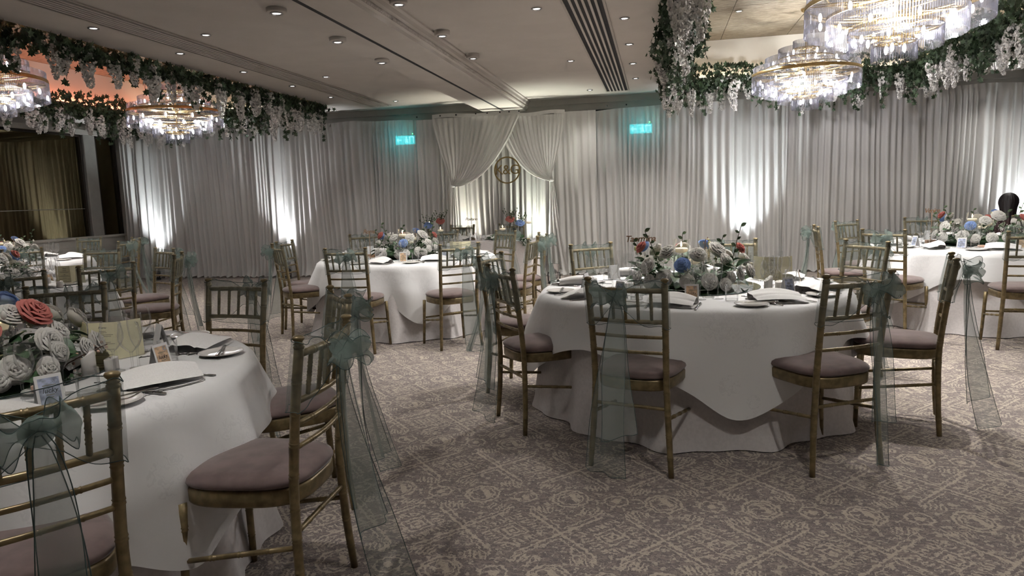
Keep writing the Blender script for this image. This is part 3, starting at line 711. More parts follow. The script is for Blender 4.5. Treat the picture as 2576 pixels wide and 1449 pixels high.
def garland(label, p0, p1, inn, seed, nparts=300, dens=620, hang=13.0, wis=6.0, white=1.0, hl=1.0):
    r = np.random.default_rng(seed); p0 = np.array(p0, float); p1 = np.array(p1, float); L = np.linalg.norm(p1-p0); d = (p1-p0)/L
    inn = np.array([inn[0], inn[1], 0.0]); root = thing('ivy_garland', label, 'garland', tuple(p0), group='ivy garlands around the ceiling recesses')
    n = int(dens*L); s = r.uniform(0, L, n); o = r.normal(0.06, 0.085, n); z = r.uniform(-0.16, 0.0, n) - 0.03
    up = (o > 0.03); z[up] = r.uniform(-0.16, 0.17, up.sum())+0.03*np.sin(s[up]*3.1)
    Pc = p0 + d*s[:, None] + inn*o[:, None] + np.array([0, 0, 1])*z[:, None]
    hv = []; vines = MB(); nh = int(hang*L)
    for k in range(nh):
        s0 = r.uniform(0, L); o0 = r.normal(0.05, 0.07); ln = r.uniform(0.12, 0.48)*hl; q = p0 + d*s0 + inn*o0 + np.array([0, 0, -0.06])
        dr = r.normal(0, 0.05, 2); m_ = int(ln/0.026); vp = []
        for j in range(m_+1):
            f_ = j/max(1, m_); w_ = q + d*dr[0]*f_ + inn*dr[1]*f_ + np.array([0.012*math.sin(9*f_+k), 0.012*math.cos(7*f_+k), -ln*f_])
            vp.append(w_); hv.append(w_ + r.normal(0, 0.020, 3))
            if f_ < 0.6: hv.append(w_ + r.normal(0, 0.035, 3))
        vines.tube(vp[::2] if len(vp) > 3 else vp, 0.0028, 4, cap=False)
    hv = np.array(hv); P = np.concatenate([hv, Pc]) - p0; N = len(P)
    Sz = r.uniform(0.042, 0.078, N); Rm = rand_rot(N, r)
    # the leaves standing out farthest towards the camera become pieces of their own
    cl = np.array([0, 0, CAMZ]); nh_ = len(hv); dist = np.linalg.norm(hv-cl, axis=1)*(1+0.4*(hv[:, 2]-2.5)); order = np.argsort(dist)[:nparts]
    keep = np.ones(N, bool); keep[order] = False
    for i in order:
        Mx = Matrix([list(Rm[i][0]*Sz[i])+[P[i][0]], list(Rm[i][1]*Sz[i])+[P[i][1]], list(Rm[i][2]*Sz[i])+[P[i][2]], [0, 0, 0, 1]])
        link('ivy_leaf', LEAF1, root, matrix=Mx)
    tag(link('ivy_foliage', leaves_mesh('ivy_foliage', P[keep], Rm[keep], Sz[keep], 'ivy_green'), root), kind='stuff')
    for q in range(len(vines.v)): vines.v[q] = tuple(np.array(vines.v[q]) - p0)
    tag(link('vines', vines.mesh('vines', 'vine_stem'), root), kind='stuff')
    nw = int(wis*L); 
    for k in range(nw):
        s0 = (k + r.uniform(0.1, 0.9))*L/nw; o0 = r.normal(0.04, 0.06); q = d*s0 + inn*o0 + np.array([0, 0, r.uniform(-0.14, -0.02)])
        link('wisteria', WIS[int(r.integers(6))], root, loc=tuple(q), rot=(r.uniform(-.1, .1), r.uniform(-.1, .1), r.uniform(0, 6.28)), scale=(r.uniform(.75, 1.15), r.uniform(.75, 1.15), r.uniform(.7, 1.15)))
for side, (x0, x1, y0, y1) in trays.items():
    sd = 0 if side == 'left' else 50
    garland(f'ivy garland with white wisteria along the left edge of the {side} ceiling recess', (x0, y0+.4, ZC), (x0, y1, ZC), (1, 0), sd+1, wis=6.0 if side == 'left' else 8.5)
    garland(f'ivy garland with white wisteria along the right edge of the {side} ceiling recess', (x1, y0+.4, ZC), (x1, y1, ZC), (-1, 0), sd+2, **(dict(dens=480, hang=8.0, hl=0.75, wis=4.5) if side == 'left' else {}))
    garland(f'ivy garland with white wisteria along the far edge of the {side} ceiling recess', (x0, y1, ZC), (x1, y1, ZC), (0, -1), sd+3)
# ================================================================== chairs
def spline(pts, n):
    out = []
    P = [Vector(p) for p in pts]; m = len(P)
    for k in range(n+1):
        t = k/n*(m-1); i = min(int(t), m-2); u = t-i
        p0, p1, p2, p3 = P[max(0, i-1)], P[i], P[i+1], P[min(m-1, i+2)]
        out.append(0.5*((2*p1) + (p2-p0)*u + (2*p0-5*p1+4*p2-p3)*u*u + (3*p1-p0-3*p2+p3)*u**3))
    return out
POST = [(0.195, -0.014, 0.0), (0.184, -0.002, 0.16), (0.174, 0.004, 0.33), (0.170, 0.003, 0.46), (0.172, -0.012, 0.62), (0.175, -0.030, 0.76), (0.178, -0.050, 0.885)]
def at_post(z, sx=1):
    for a, b in zip(POST[:-1], POST[1:]):
        if a[2] <= z <= b[2]:
            u = (z-a[2])/(b[2]-a[2]); return Vector((sx*(a[0]+(b[0]-a[0])*u), a[1]+(b[1]-a[1])*u, z))
    return Vector((sx*POST[-1][0], POST[-1][1], z))
def ringed(pts, r, rings, rb=1.2, n=8, taper=None):
    """a bamboo-style turned rod: a tube with pairs of raised rings at the given fractions"""
    pts = [Vector(p) for p in pts]; seg = [0]
    for a, b in zip(pts[:-1], pts[1:]): seg.append(seg[-1] + (b-a).length)
    L = seg[-1]
    def P(d):
        for i in range(len(seg)-1):
            if d <= seg[i+1] + 1e-9: return pts[i].lerp(pts[i+1], (d-seg[i])/max(1e-9, seg[i+1]-seg[i]))
        return pts[-1]
    ds = [(s, 1.0) for s in seg]
    for q in rings:
        c = q*L
        for off in (-0.0055, 0.0055):
            ds += [(c+off-0.003, 1.0), (c+off, rb), (c+off+0.003, 1.0)]
    ds = sorted((min(max(d, 0), L), k) for d, k in ds)
    dd = [ds[0]]
    for q in ds[1:]:
        if q[0]-dd[-1][0] > 1e-4: dd.append(q)
    tp = taper or (lambda u: 1.0)
    return MB().tube([P(d) for d, k in dd], [r*k*tp(d/L) for d, k in dd], n)
def chair_proto():
    g = 'bronze_gold'; out = []
    for sx in (-1, 1):
        pts = spline([(sx*x, y, z) for x, y, z in POST], 14)
        mb = ringed(pts, 0.0148, (0.10, 0.215, 0.33, 0.44, 0.555, 0.665, 0.775, 0.885), 1.13, 9, lambda u: 0.86+0.14*min(1, u/0.25))
        top = at_post(0.885, sx)
        fin = MB().lathe([(0.0148, -0.004), (0.0165, 0.0), (0.0165, 0.004), (0.0130, 0.007), (0.0165, 0.010), (0.0120, 0.015), (0.0115, 0.018), (0.0175, 0.025), (0.0185, 0.029), (0.0150, 0.034), (0.007, 0.0365), (0.0005, 0.037)], 12, top, cap=False)
        out.append(('back_post', mb.mesh('back_post', g), [('finial', fin.mesh('finial', g))]))
        out.append(('front_leg', ringed([(sx*0.200, 0.376, 0), (sx*0.190, 0.372, 0.2), (sx*0.183, 0.365, 0.40)], 0.0138, (0.27, 0.52, 0.80), 1.13, 9, lambda u: 0.86+0.16*u).mesh('front_leg', g)))
        out.append(('side_stretcher', ringed([at_post(0.27, sx), (sx*0.192, 0.372, 0.215)], 0.0085, (0.25, 0.5, 0.75), 1.2, 7).mesh('side_stretcher', g)))
    def rail(name, z, r, bow, rings, n=8):
        a, b = at_post(z, -1), at_post(z, 1); pts = [a.lerp(b, k/10) + Vector((0, -bow*math.sin(PI*k/10), 0)) for k in range(11)]
        out.append((name, ringed(pts, r, rings, 1.18, n).mesh(name, g)))
    rail('top_rail', 0.865, 0.0115, 0.022, (0.2, 0.35, 0.5, 0.65, 0.8)); rail('lower_rail', 0.722, 0.0105, 0.020, ())
    rail('ladder_rail', 0.650, 0.0080, 0.018, (0.25, 0.5, 0.75)); rail('ladder_rail', 0.577, 0.0080, 0.016, (0.25, 0.5, 0.75))
    rail('back_stretcher', 0.315, 0.0085, 0.0, (0.25, 0.5, 0.75), 7)
    out.append(('front_stretcher', ringed([(-0.190, 0.372, 0.24), (0.190, 0.372, 0.24)], 0.008, (0.25, 0.5, 0.75), 1.2, 7).mesh('front_stretcher', g)))
    for k in range(5):
        u = (k+1)/6; bw = math.sin(PI*u)
        a = at_post(0.722, -1).lerp(at_post(0.722, 1), u) + Vector((0, -0.020*bw, 0)); b = at_post(0.865, -1).lerp(at_post(0.865, 1), u) + Vector((0, -0.022*bw, 0))
        out.append(('spindle', ringed([a, b], 0.0074, (0.3, 0.5, 0.7), 1.2, 7).mesh('spindle', g)))
    def outline(e, n=40):
        P = []
        for k in range(n):
            a = 2*PI*k/n; cx, sy = math.cos(a), math.sin(a)
            x = math.copysign(abs(cx)**0.55, cx); y = math.copysign(abs(sy)**0.62, sy)
            hw = 0.176 + 0.020*(y+1)/2 + e; P.append((x*hw, 0.192 + y*(0.192+e) + 0.018*(1-x*x)*(1 if y > 0 else -0.4), 0))
        return P
    secs = [[(x, y, z) for x, y, _ in outline(e)] for e, z in ((-0.02, 0.390), (0.0, 0.392), (0.004, 0.40), (0.004, 0.436), (0.0, 0.444), (-0.02, 0.446))]
    out.append(('seat_frame', MB().loft(secs).mesh('seat_frame', g)))
    secs = [[(x, y, z) for x, y, _ in outline(e)] for e, z in ((-0.012, 0.4455), (0.004, 0.449), (0.008, 0.458), (0.004, 0.470), (-0.012, 0.481), (-0.05, 0.489), (-0.10, 0.493), (-0.16, 0.495))]
    out.append(('cushion', MB().loft(secs).mesh('cushion', 'mauve_suede')))
    return out
CHAIR = chair_proto()

def sash_proto(seed):
    rg = random.Random(seed); xk = rg.uniform(-0.045, 0.045); zk = rg.uniform(0.815, 0.845); out = []
    ph = [rg.uniform(0, 6.28) for _ in range(8)]; K = Vector((xk, -0.105, zk))
    def edge(fn_u, n, t):  # hem threads along a sheet edge
        return [fn_u(k/(n-1), t) for k in range(n)]
    def band(u, v):
        a = 2*PI*u; cx, sy = math.cos(a), math.sin(a)
        x = 0.197*math.copysign(abs(cx)**0.5, cx); back = sy < 0
        z = 0.698 + 0.208*v + 0.006*math.sin(3*a+ph[0]) + 0.004*math.sin(7*a+ph[1])
        yb = -0.030 - (z-0.76)*0.17
        y = yb + (0.030 if not back else 0.034)*math.copysign(abs(sy)**0.5, sy)
        if back:
            q = math.exp(-((x-xk)/0.075)**2); z = z*(1-0.72*q) + zk*0.72*q; y = y*(1-q) + (K.y+0.012)*q
        y += 0.004*math.sin(9*a+v*3+ph[2])
        return (x, y, z)
    bo = [('hem', MB().tube([band(k/64, t) for k in range(65)], 0.0013, 4, cap=False).mesh('hem', 'organza_hem')) for t in (0, 1)]
    out.append(('band', MB().grid(band, 64, 6, True).mesh('band', 'organza_band'), bo))
    for sd in (-1, 1):
        Ln = rg.uniform(0.060, 0.095); ti = rg.uniform(-0.2, 0.6)*sd; wd = rg.uniform(0.070, 0.10)
        def loop(u, v):
            s = math.sin(PI*u); x = sd*Ln*(s**0.75); y = 0.034*math.sin(2*PI*u) - 0.030*s
            wz = (0.018 + wd*s**0.8)*(v-0.5) + 0.012*math.sin(5*PI*u+v*5+ph[3]); y += 0.014*math.sin(PI*4*v+ph[4]+5*u)*s; x *= 1+0.15*math.sin(6*v+ph[2])
            c_, s_ = math.cos(ti), math.sin(ti); return (K.x + x*c_ - wz*s_, K.y - 0.012 + y, K.z + x*s_ + wz*c_)
        hm = [('hem', MB().tube([loop(k/24, t) for k in range(25)], 0.0011, 4, cap=False).mesh('hem', 'organza_hem')) for t in (0, 1)]
        out.append(('bow_loop', MB().grid(loop, 25, 9).mesh('bow_loop', 'organza_bow'), hm))
    def puff(u, v):
        a = 2*PI*u; e = PI*(v-0.5)*0.98; rr = 1+0.3*math.sin(5*a+ph[5])*math.cos(e)
        return (K.x + 0.030*rr*math.cos(a)*math.cos(e), K.y - 0.010 + 0.020*rr*math.sin(a)*math.cos(e), K.z - 0.004 + 0.036*math.sin(e))
    out.append(('knot', MB().grid(puff, 18, 8, True).mesh('knot', 'organza_bow')))
    for i in range(2):
        zb = rg.uniform(0.02, 0.10) if i == 0 else rg.uniform(0.14, 0.30); dx = rg.uniform(-0.03, 0.05)*(1 if i else -1); w1 = rg.uniform(0.12, 0.165); yk = rg.uniform(0.02, 0.09); sl = rg.uniform(-0.05, 0.05); nf = rg.choice((1.0, 1.5, 2.0)); yo = -0.004-0.012*i; tw = rg.uniform(0.2, 1.0)*rg.choice((-1, 1))
        def tail(u, v):
            wd = 0.020 + w1*v**0.55; z = K.z - 0.01 + (zb-K.z)*v + sl*(u-0.5)*v
            x = K.x + dx*v + (u-0.5)*wd*math.cos(tw*min(1, v*1.5)) + 0.010*math.sin(6*v+ph[6]+i)
            y = K.y + yo + (u-0.5)*wd*math.sin(tw*min(1, v*1.5)) - wd*0.5*abs(math.sin(tw))*v + 0.030*math.sin(PI*v)*0.2 - yk*v*v + (0.014*v**0.5+0.004)*math.sin(2*PI*nf*u+ph[7]+2.2*v)
            return (x, y, max(z, 0.006))
        hm = [('hem', MB().tube([tail(t, k/22) for k in range(23)], 0.0013, 4, cap=False).mesh('hem', 'organza_hem')) for t in (0, 1)]
        hm.append(('hem', MB().tube([tail(k/12, 1) for k in range(13)], 0.0013, 4, cap=False).mesh('hem', 'organza_hem')))
        out.append(('tail', MB().grid(tail, 13, 23).mesh('tail', 'organza'), hm))
    return out
SASH = [sash_proto(s) for s in (1, 2, 5, 8, 11, 14)]

TAB = {  # table: centre, clear name, angle of an overlay corner
    'T1': ((0.19, 4.36), 'Taormina table', -77), 'T0': ((-2.385, 1.98), 'nearest left table', -13), 'T2': ((2.97, 7.30), 'Venice table', -63),
    'T3': ((-2.56, 6.85), 'Roma table', -63), 'T5': ((-5.45, 4.62), 'second left table', -50), 'T6': ((-7.87, 7.05), 'far left table', -40)}
CHAIRS = {
    'T1': [(-.127, 3.151, -15.6), (.841, 3.285, 29.5), (1.462, 3.985, 72.8), (1.368, 5.128, 121.8), (.566, 5.540, 180.9), (-.475, 5.35, 215.5), (-1.06, 4.544, -101.7), (-.812, 3.736, -55.0)],
    'T0': [(-1.397, 1.237, 55), (-1.071, 1.957, 93.1), (-1.40, 2.735, 128), (-2.16, 3.16, 173.1), (-3.02, 3.00, 210.4)],
    'T2': [(1.919, 6.446, -42.4), (2.76, 5.856, -6.7), (1.574, 7.237, -95.8), (2.064, 8.139, 218.6), (2.93, 8.56, 183), (3.86, 8.25, 142)],
    'T3': [(-2.564, 5.426, 2.4), (-1.682, 5.709, 40.5), (-3.56, 6.10, -45), (-3.80, 6.65, -86), (-3.40, 7.72, 221), (-1.72, 7.66, 140), (-1.178, 6.332, 86), (-1.20, 7.02, 112), (-2.56, 8.08, 180)],
    'T5': [(-3.90, 4.25, 60), (-4.17, 3.765, 42), (-4.686, 5.80, 155), (-4.02, 5.12, 118), (-5.476, 5.92, 189)],
    'T6': [(-6.80, 6.30, 42), (-7.95, 8.40, 186), (-6.95, 8.10, 145), (-6.53, 7.45, 102)],
}
CLOCK = ['twelve', 'one', 'two', 'three', 'four', 'five', 'six', 'seven', 'eight', 'nine', 'ten', 'eleven']
SEATS = {}
ci = 0
for t, lst in CHAIRS.items():
    (cx, cy), tn, _ = TAB[t]; used = set(); SEATS[t] = []
    for (x, y, a) in lst:
        ang = math.degrees(math.atan2(y-cy, x-cx)); h = 3 - ang/30.0
        cand = sorted(range(12), key=lambda k: min((k-h) % 12, (h-k) % 12))
        hr = next(k for k in cand if k not in used); used.add(hr)
        pos = f"{CLOCK[hr]} o'clock"
        o = thing('banquet_chair', f'gold bamboo-style chair with mauve seat, at {pos} of the {tn}', 'chair', (x, y, 0), R(a), f'gold chairs at the {tn}')
        put(CHAIR, o)
        s = thing('chair_sash', f'sage organza sash bowed on the chair at {pos} of the {tn}', 'sash', (x, y, 0), R(a), f'organza sashes at the {tn}')
        put(SASH[ci % len(SASH)], s); ci += 1
        SEATS[t].append((math.radians(ang), pos))
for k, (x, y, a) in enumerate([(-2.79, 9.72, 176), (-2.05, 9.74, 184)]):
    lr = ('left', 'right')[k]
    put(CHAIR, thing('banquet_chair', f'gold bamboo-style chair behind the head table, the {lr} one', 'chair', (x, y, 0), R(a), 'gold chairs at the head table'))
    put(SASH[k+2], thing('chair_sash', f'sage organza sash bowed on the {lr} chair behind the head table', 'sash', (x, y, 0), R(a), 'organza sashes at the head table'))

# ================================================================== tables and cloths
ZTOP, RT = 0.71, 0.905
def skirt_mesh(seed, rb):
    rg = random.Random(seed); ph = [rg.uniform(0, 6.28) for _ in range(5)]; nf = rg.choice((11, 13, 12))
    def fn(u, v):
        a = 2*PI*u; w_ = v**1.2
        wave = 0.030*math.sin(nf*a+ph[0]+0.7*math.sin(2*a+ph[1])) + 0.016*math.sin(2*nf*a+ph[2]) + 0.014*math.sin(5*a+ph[3])
        r = RT - 0.006 + (rb-RT)*w_ + wave*w_
        if v > 0.97: r += 0.01
        return (r*math.cos(a), r*math.sin(a), (ZTOP-0.014)*(1-v) + 0.006)
    return MB().grid(fn, 220, 12, True).mesh('floor_cloth', 'plain_linen')
def overlay_mesh(corner, seed, s=1.135, p=6.0):
    rg = random.Random(seed); ph = [rg.uniform(0, 6.28) for _ in range(6)]; c0 = math.radians(corner) - PI/4
    def fn(u, v):
        a = 2*PI*u; b = a - c0; L = s/((abs(math.cos(b))**p + abs(math.sin(b))**p)**(1/p)); L += 0.012*math.sin(3*a+ph[0])
        if v <= 0.4: r = RT*v/0.4*0.985; return (r*math.cos(a), r*math.sin(a), ZTOP + 0.0006*math.sin(9*a+20*r+ph[4])*(v/0.4))
        q = (v-0.4)/0.6*(L-RT*0.985); ro = 0.022                      # length past the table edge, rounded over the rim
        if q < ro*1.57: r = RT*0.985+ro*math.sin(q/ro); z = ZTOP - ro*(1-math.cos(q/ro))
        else:
            d = q-ro*1.57; cdist = abs(((b+PI/4) % (PI/2)) - PI/4)      # angle from the nearest hem middle
            am = min(1.0, d/0.22)
            wave = 0.026*math.sin(9*a+ph[1]+0.8*math.sin(2*a+ph[2])) + 0.014*math.sin(19*a+ph[3]) + 0.05*(cdist/(PI/4))**3*math.cos(14*b+ph[5])*0.5
            r = RT*0.985+ro + 0.012 + (wave+0.040)*am + 0.07*d; z = ZTOP-ro-d
            z += 0.012*math.sin(11*a+ph[0])*am
        return (r*math.cos(a), r*math.sin(a), max(z, 0.012))
    mb = MB().grid(fn, 260, 26, True)
    me = mb.mesh('overlay_cloth', 'damask_cloth'); return me
leg_m = MB().tube([(0, 0, 0), (0, 0, 0.68)], 0.014, 8)
for i, (t, ((cx, cy), tn, cor)) in enumerate(TAB.items()):
    o = thing('banquet_table', f'round banquet table in a plain floor-length white cloth, the {tn}', 'table', (cx, cy, 0), 0, 'round banquet tables')
    link('tabletop', MB().lathe([(0.885, 0.665), (0.895, 0.668), (0.895, 0.69), (0.885, 0.693)], 48).mesh('tabletop', 'sign_wood'), o)
    for k in range(4): link('leg', MB().tube([(0.5*math.cos(PI/4+k*PI/2), 0.5*math.sin(PI/4+k*PI/2), 0), (0.45*math.cos(PI/4+k*PI/2), 0.45*math.sin(PI/4+k*PI/2), 0.665)], 0.015, 8).mesh('leg', 'lamp_black'), o)
    link('floor_cloth', skirt_mesh(i+3, 0.94 if t in ('T1', 'T0') else 1.0), o)
    tag(link('overlay_cloth', overlay_mesh(cor, i+21), loc=(cx, cy, 0)), f'square white damask cloth laid over the {tn}', 'tablecloth', 'square damask cloths')

# ================================================================== tableware
def prof_glass(kind):
    if kind == 'flute':
        bowl = [(0.0045, 0.078), (0.010, 0.086), (0.019, 0.108), (0.0245, 0.140), (0.0262, 0.165), (0.0252, 0.205), (0.0245, 0.206)]
        stem = [(0.0065, 0.003), (0.0042, 0.012), (0.0036, 0.04), (0.0042, 0.07), (0.0055, 0.08)]; r = 0.031
    else:
        bowl = [(0.0045, 0.075), (0.014, 0.083), (0.030, 0.100), (0.0385, 0.122), (0.0392, 0.138), (0.0355, 0.165), (0.0325, 0.182), (0.0318, 0.1825)]
        stem = [(0.0070, 0.003), (0.0045, 0.012), (0.0038, 0.04), (0.0045, 0.068), (0.006, 0.078)]; r = 0.034
    foot = [(r, 0.0), (r, 0.0015), (r*0.6, 0.003), (0.0065, 0.005)]
    return [('bowl', MB().lathe(bowl, 22, cap=False).mesh('bowl', 'clear_glass')), ('stem', MB().lathe(stem, 10, cap=False).mesh('stem', 'clear_glass')), ('foot', MB().lathe(foot, 22).mesh('foot', 'clear_glass'))]
FLUTE, WINE = prof_glass('flute'), prof_glass('wine')
TUMB = [('wall', MB().lathe([(0.033, 0.0), (0.035, 0.085), (0.0338, 0.0855)], 22, cap=False).mesh('wall', 'clear_glass')), ('thick_base', MB().lathe([(0.031, 0.0), (0.033, 0.002), (0.0322, 0.012), (0.02, 0.014)], 22).mesh('thick_base', 'clear_glass'))]
PLATE = MB().lathe([(0.050, 0.0), (0.055, 0.003), (0.080, 0.010), (0.0855, 0.0135), (0.0845, 0.0150), (0.078, 0.0125), (0.055, 0.0062), (0.045, 0.005), (0.0005, 0.005)], 32, cap=False).mesh('side_plate', 'china_white')
SAUCER = MB().lathe([(0.035, 0.0), (0.040, 0.003), (0.058, 0.009), (0.0565, 0.0105), (0.035, 0.005), (0.0005, 0.004)], 28, cap=False).mesh('saucer', 'china_white')
def flat(pts_w, th=0.0022, lift=None):
    """cutlery outline: list of (y, half width) extruded with thickness; lift(y) gives height"""
    lift = lift or (lambda y: 0.002); secs = []
    for (y, w_) in pts_w:
        z = lift(y); secs.append([(-w_, y, z), (w_, y, z), (w_*0.7, y, z+th), (-w_*0.7, y, z+th)])
    return MB().loft(secs)
KNIFE = flat([(-0.11, 0.004), (-0.105, 0.0075), (-0.06, 0.0055), (-0.01, 0.0045), (0.0, 0.0065), (0.02, 0.0085), (0.08, 0.0090), (0.10, 0.006), (0.108, 0.001)], 0.003).mesh('table_knife', 'cutlery_steel')
SPOON = flat([(-0.10, 0.004), (-0.095, 0.008), (-0.05, 0.005), (0.03, 0.003), (0.045, 0.005), (0.055, 0.014), (0.072, 0.0185), (0.088, 0.0145), (0.096, 0.004)], 0.0025, lambda y: 0.002+0.006*math.sin(PI*min(1, max(0, (y+0.1)/0.15)))-0.0).mesh('dessert_spoon', 'cutlery_steel')
fm = flat([(-0.10, 0.004), (-0.095, 0.008), (-0.05, 0.005), (0.03, 0.003), (0.042, 0.006), (0.052, 0.0125), (0.062, 0.0125)], 0.0025, lambda y: 0.002+0.005*math.sin(PI*min(1, max(0, (y+0.1)/0.15))))
for k in range(4): fm.loft([[(x-0.0015, y, z), (x+0.0015, y, z), (x+0.001, y, z+.0022), (x-0.001, y, z+.0022)] for (x, y, z) in [((k-1.5)*0.0068, 0.058, 0.003), ((k-1.5)*0.0068, 0.080, 0.006), ((k-1.5)*0.0062, 0.098, 0.004)]])
FORK = fm.mesh('table_fork', 'cutlery_steel')
def napkin_mesh(seed):
    """a napkin folded over once: a soft open roll, wider at one end"""
    rg = random.Random(seed); ph = [rg.uniform(0, 6) for _ in range(4)]; hg = rg.uniform(0.050, 0.066)
    def sheet(off, wk):
        def fn(u, v):
            y = (v-0.5)*0.25; w_ = wk*0.080*(0.70+0.30*math.sin(PI*(0.12+0.75*v))); h = (hg-off*2)*(0.45+0.55*math.sin(PI*min(1, 0.10+v*0.72)))
            if u < 0.36: x = -w_ + 2*w_*u/0.36; z = 0.0015+off
            elif u < 0.56: a = PI*(u-0.36)/0.20; x = w_ + h*0.46*math.sin(a); z = 0.0015+off + h*0.5*(1-math.cos(a))
            else:
                q = (u-0.56)/0.44; x = w_ - 1.85*w_*q; z = 0.0015+off + h*(1-0.62*q**1.5) + 0.005*math.sin(7*q+ph[0]+3*v)*(1-q)
                z -= 0.006*math.exp(-((q-0.45-0.2*v)/0.06)**2)
            x += 0.016*math.sin(2.6*v+ph[1]); y += 0.006*math.sin(5*u+ph[2])
            return (x, y, max(z, 0.001))
        return fn
    return MB().grid(sheet(0.0, 1.0), 40, 16).grid(sheet(0.0028, 0.95), 40, 16).mesh('napkin', 'napkin_linen')
NAPK = [napkin_mesh(k) for k in range(4)]
LUCKY = text_mesh('lucky', 0.020, 'print_ink', 0.0003, shear=0.25)
def card_proto(mat):
    w_, h = 0.036, 0.098; lean = R(14)
    M1 = T(0, -0.024, 0.0008) @ RX(PI/2 - lean)         # panel coordinates: x across, y up, z towards the reader
    pan = MB().box(-w_, w_, 0, h, -0.0004, 0.0004); pan.xf(M1)
    M2 = T(0, 0.024, 0.0008) @ RX(PI/2 + lean); p2 = MB().box(-w_, w_, 0, h, -0.0004, 0.0004).xf(M2)
    pr = MB().box(-w_*0.78, w_*0.78, h*0.10, h*0.90, 0.0004, 0.0007).xf(M1)
    tx = LUCKY.copy(); tx.transform(M1 @ T(0, h*0.50, 0.0010))
    ln = MB()
    for (yy, hw) in ((0.66, 0.5), (0.36, 0.3), (0.28, 0.22)): ln.box(-w_*hw, w_*hw, h*yy, h*yy+0.0022, 0.0007, 0.0009)
    st = MB().lathe([(0.0088, 0.0), (0.0088, 0.0004), (0.0062, 0.0004), (0.0062, 0.0)], 16, (w_*0.5, h*0.80, 0.0007), cap=False)
    return [('front_panel', pan.mesh('front_panel', 'card_white'), [('printed_picture', pr.mesh('printed_picture', mat)), ('lettering', tx), ('small_print', ln.xf(M1).mesh('small_print', 'print_grey')), ('round_stamp', st.xf(M1).mesh('round_stamp', 'print_blue'))]),
            ('back_panel', p2.mesh('back_panel', 'card_white'))]
CARDS = [card_proto('print_blue'), card_proto('print_peach')]
NAMES = [text_mesh(n, 0.034, 'script_black', 0.0015, shear=0.35, bold=0.0012, space=0.82) for n in ('Maria', 'Thomas', 'Sofia', 'Marco', 'Elena')]
def script_mesh(k):
    """a cut-out joined script name, unreadable from here: loops along a line"""
    rg = random.Random(k); n = rg.randint(5, 7); pts = []
    for i in range(n*8+1):
        u = i/(n*8); a = 2*PI*n*u; hh = 0.010*(1+0.7*math.sin(3*u*PI+k))
        pts.append((-0.055+0.11*u + 0.006*math.sin(a), hh*(0.5-0.5*math.cos(a))-0.006, 0.002))
    return MB().tube(pts, 0.0019, 5).mesh('script_name', 'script_black')
SCRIPT = [script_mesh(k) for k in range(5)]
def setting(t, k, ang, pos, full=True, cut=True, dcard=17, seed=0):
    (cx, cy), tn, _ = TAB[t]; rg = random.Random(100*k + ord(t[1])*7 + seed)
    J = lambda s: rg.uniform(-s, s)
    at = f'at {pos} of the {tn}'
    def P(da, r): a = ang + math.radians(da); return (cx + r*math.cos(a), cy + r*math.sin(a), ZTOP+0.0015)
    face = ang + PI/2                        # local +y towards the table centre
    one = lambda name, me, lab, cat, da, r, rz, dz=0: tag(link(name, me, loc=(P(da, r)[0], P(da, r)[1], P(da, r)[2]+dz), rot=(0, 0, rz)), f'{lab} {at}', cat, f'{cat}s on the {tn}')
    def many(name, pr, lab, cat, da, r, rz): put(pr, thing(name, f'{lab} {at}', cat, P(da, r), rz, f'{cat}s on the {tn}'))
    one('napkin', NAPK[rg.randrange(4)], 'loosely folded white linen napkin', 'napkin', J(2), 0.755, face + R(60) + J(0.4))
    one('side_plate', PLATE, 'white side plate with a knife', 'plate', -15+J(2), 0.80, 0)
    if cut:
        one('butter_knife', KNIFE, 'steel butter knife lying on the side plate', 'knife', -14, 0.80, face + R(70)+J(.2), 0.0145)
        one('table_knife', KNIFE, 'steel table knife right of the napkin', 'knife', 9+J(1), 0.775, face+J(.06))
        one('table_fork', FORK, 'steel fork left of the napkin', 'fork', -8.2+J(.5), 0.77, face+J(.06))
        one('dessert_spoon', SPOON, 'steel dessert spoon above the napkin', 'spoon', -1+J(1), 0.60, face + R(85)+J(.2))
        one('dessert_fork', FORK, 'steel dessert fork above the napkin', 'fork', 2+J(1), 0.635, face - R(80)+J(.2))
    if full:
        one('script_name', SCRIPT[rg.randrange(5)], 'black cut-out script name', 'name sign', -3+J(2), 0.555, face-PI/2+J(.1))
        many('place_card', CARDS[(k+ord(t[1])) % 2], 'standing white lucky scratch-card holder', 'card', dcard+J(2), 0.63, ang+PI/2+J(.25))
    many('champagne_flute', FLUTE, 'tall champagne flute', 'glass', 22+J(2), 0.53, 0)
    many('wine_glass', WINE, 'wide wine glass, outer one', 'glass', 12+J(2), 0.545, 0)
    many('wine_glass', WINE, 'wine glass, inner one', 'glass', 18+J(2), 0.465, 0)
    if full: many('water_tumbler', TUMB, 'short water tumbler', 'glass', 26.5+J(2), 0.62, 0)
OVR = {'T1': [-99, -54, -17, 28, 73, 122, 167, 213], 'T0': [-41, -1, 45, 84, 122]}
for t in TAB:
    for k, (ang, pos) in enumerate(SEATS[t]):
        if t in OVR: ang = math.radians(OVR[t][k])
        setting(t, k, ang, pos, full=(t != 'T6'), cut=(t not in ('T6',)), dcard=8 if (t == 'T1' and k == 0) else 17)

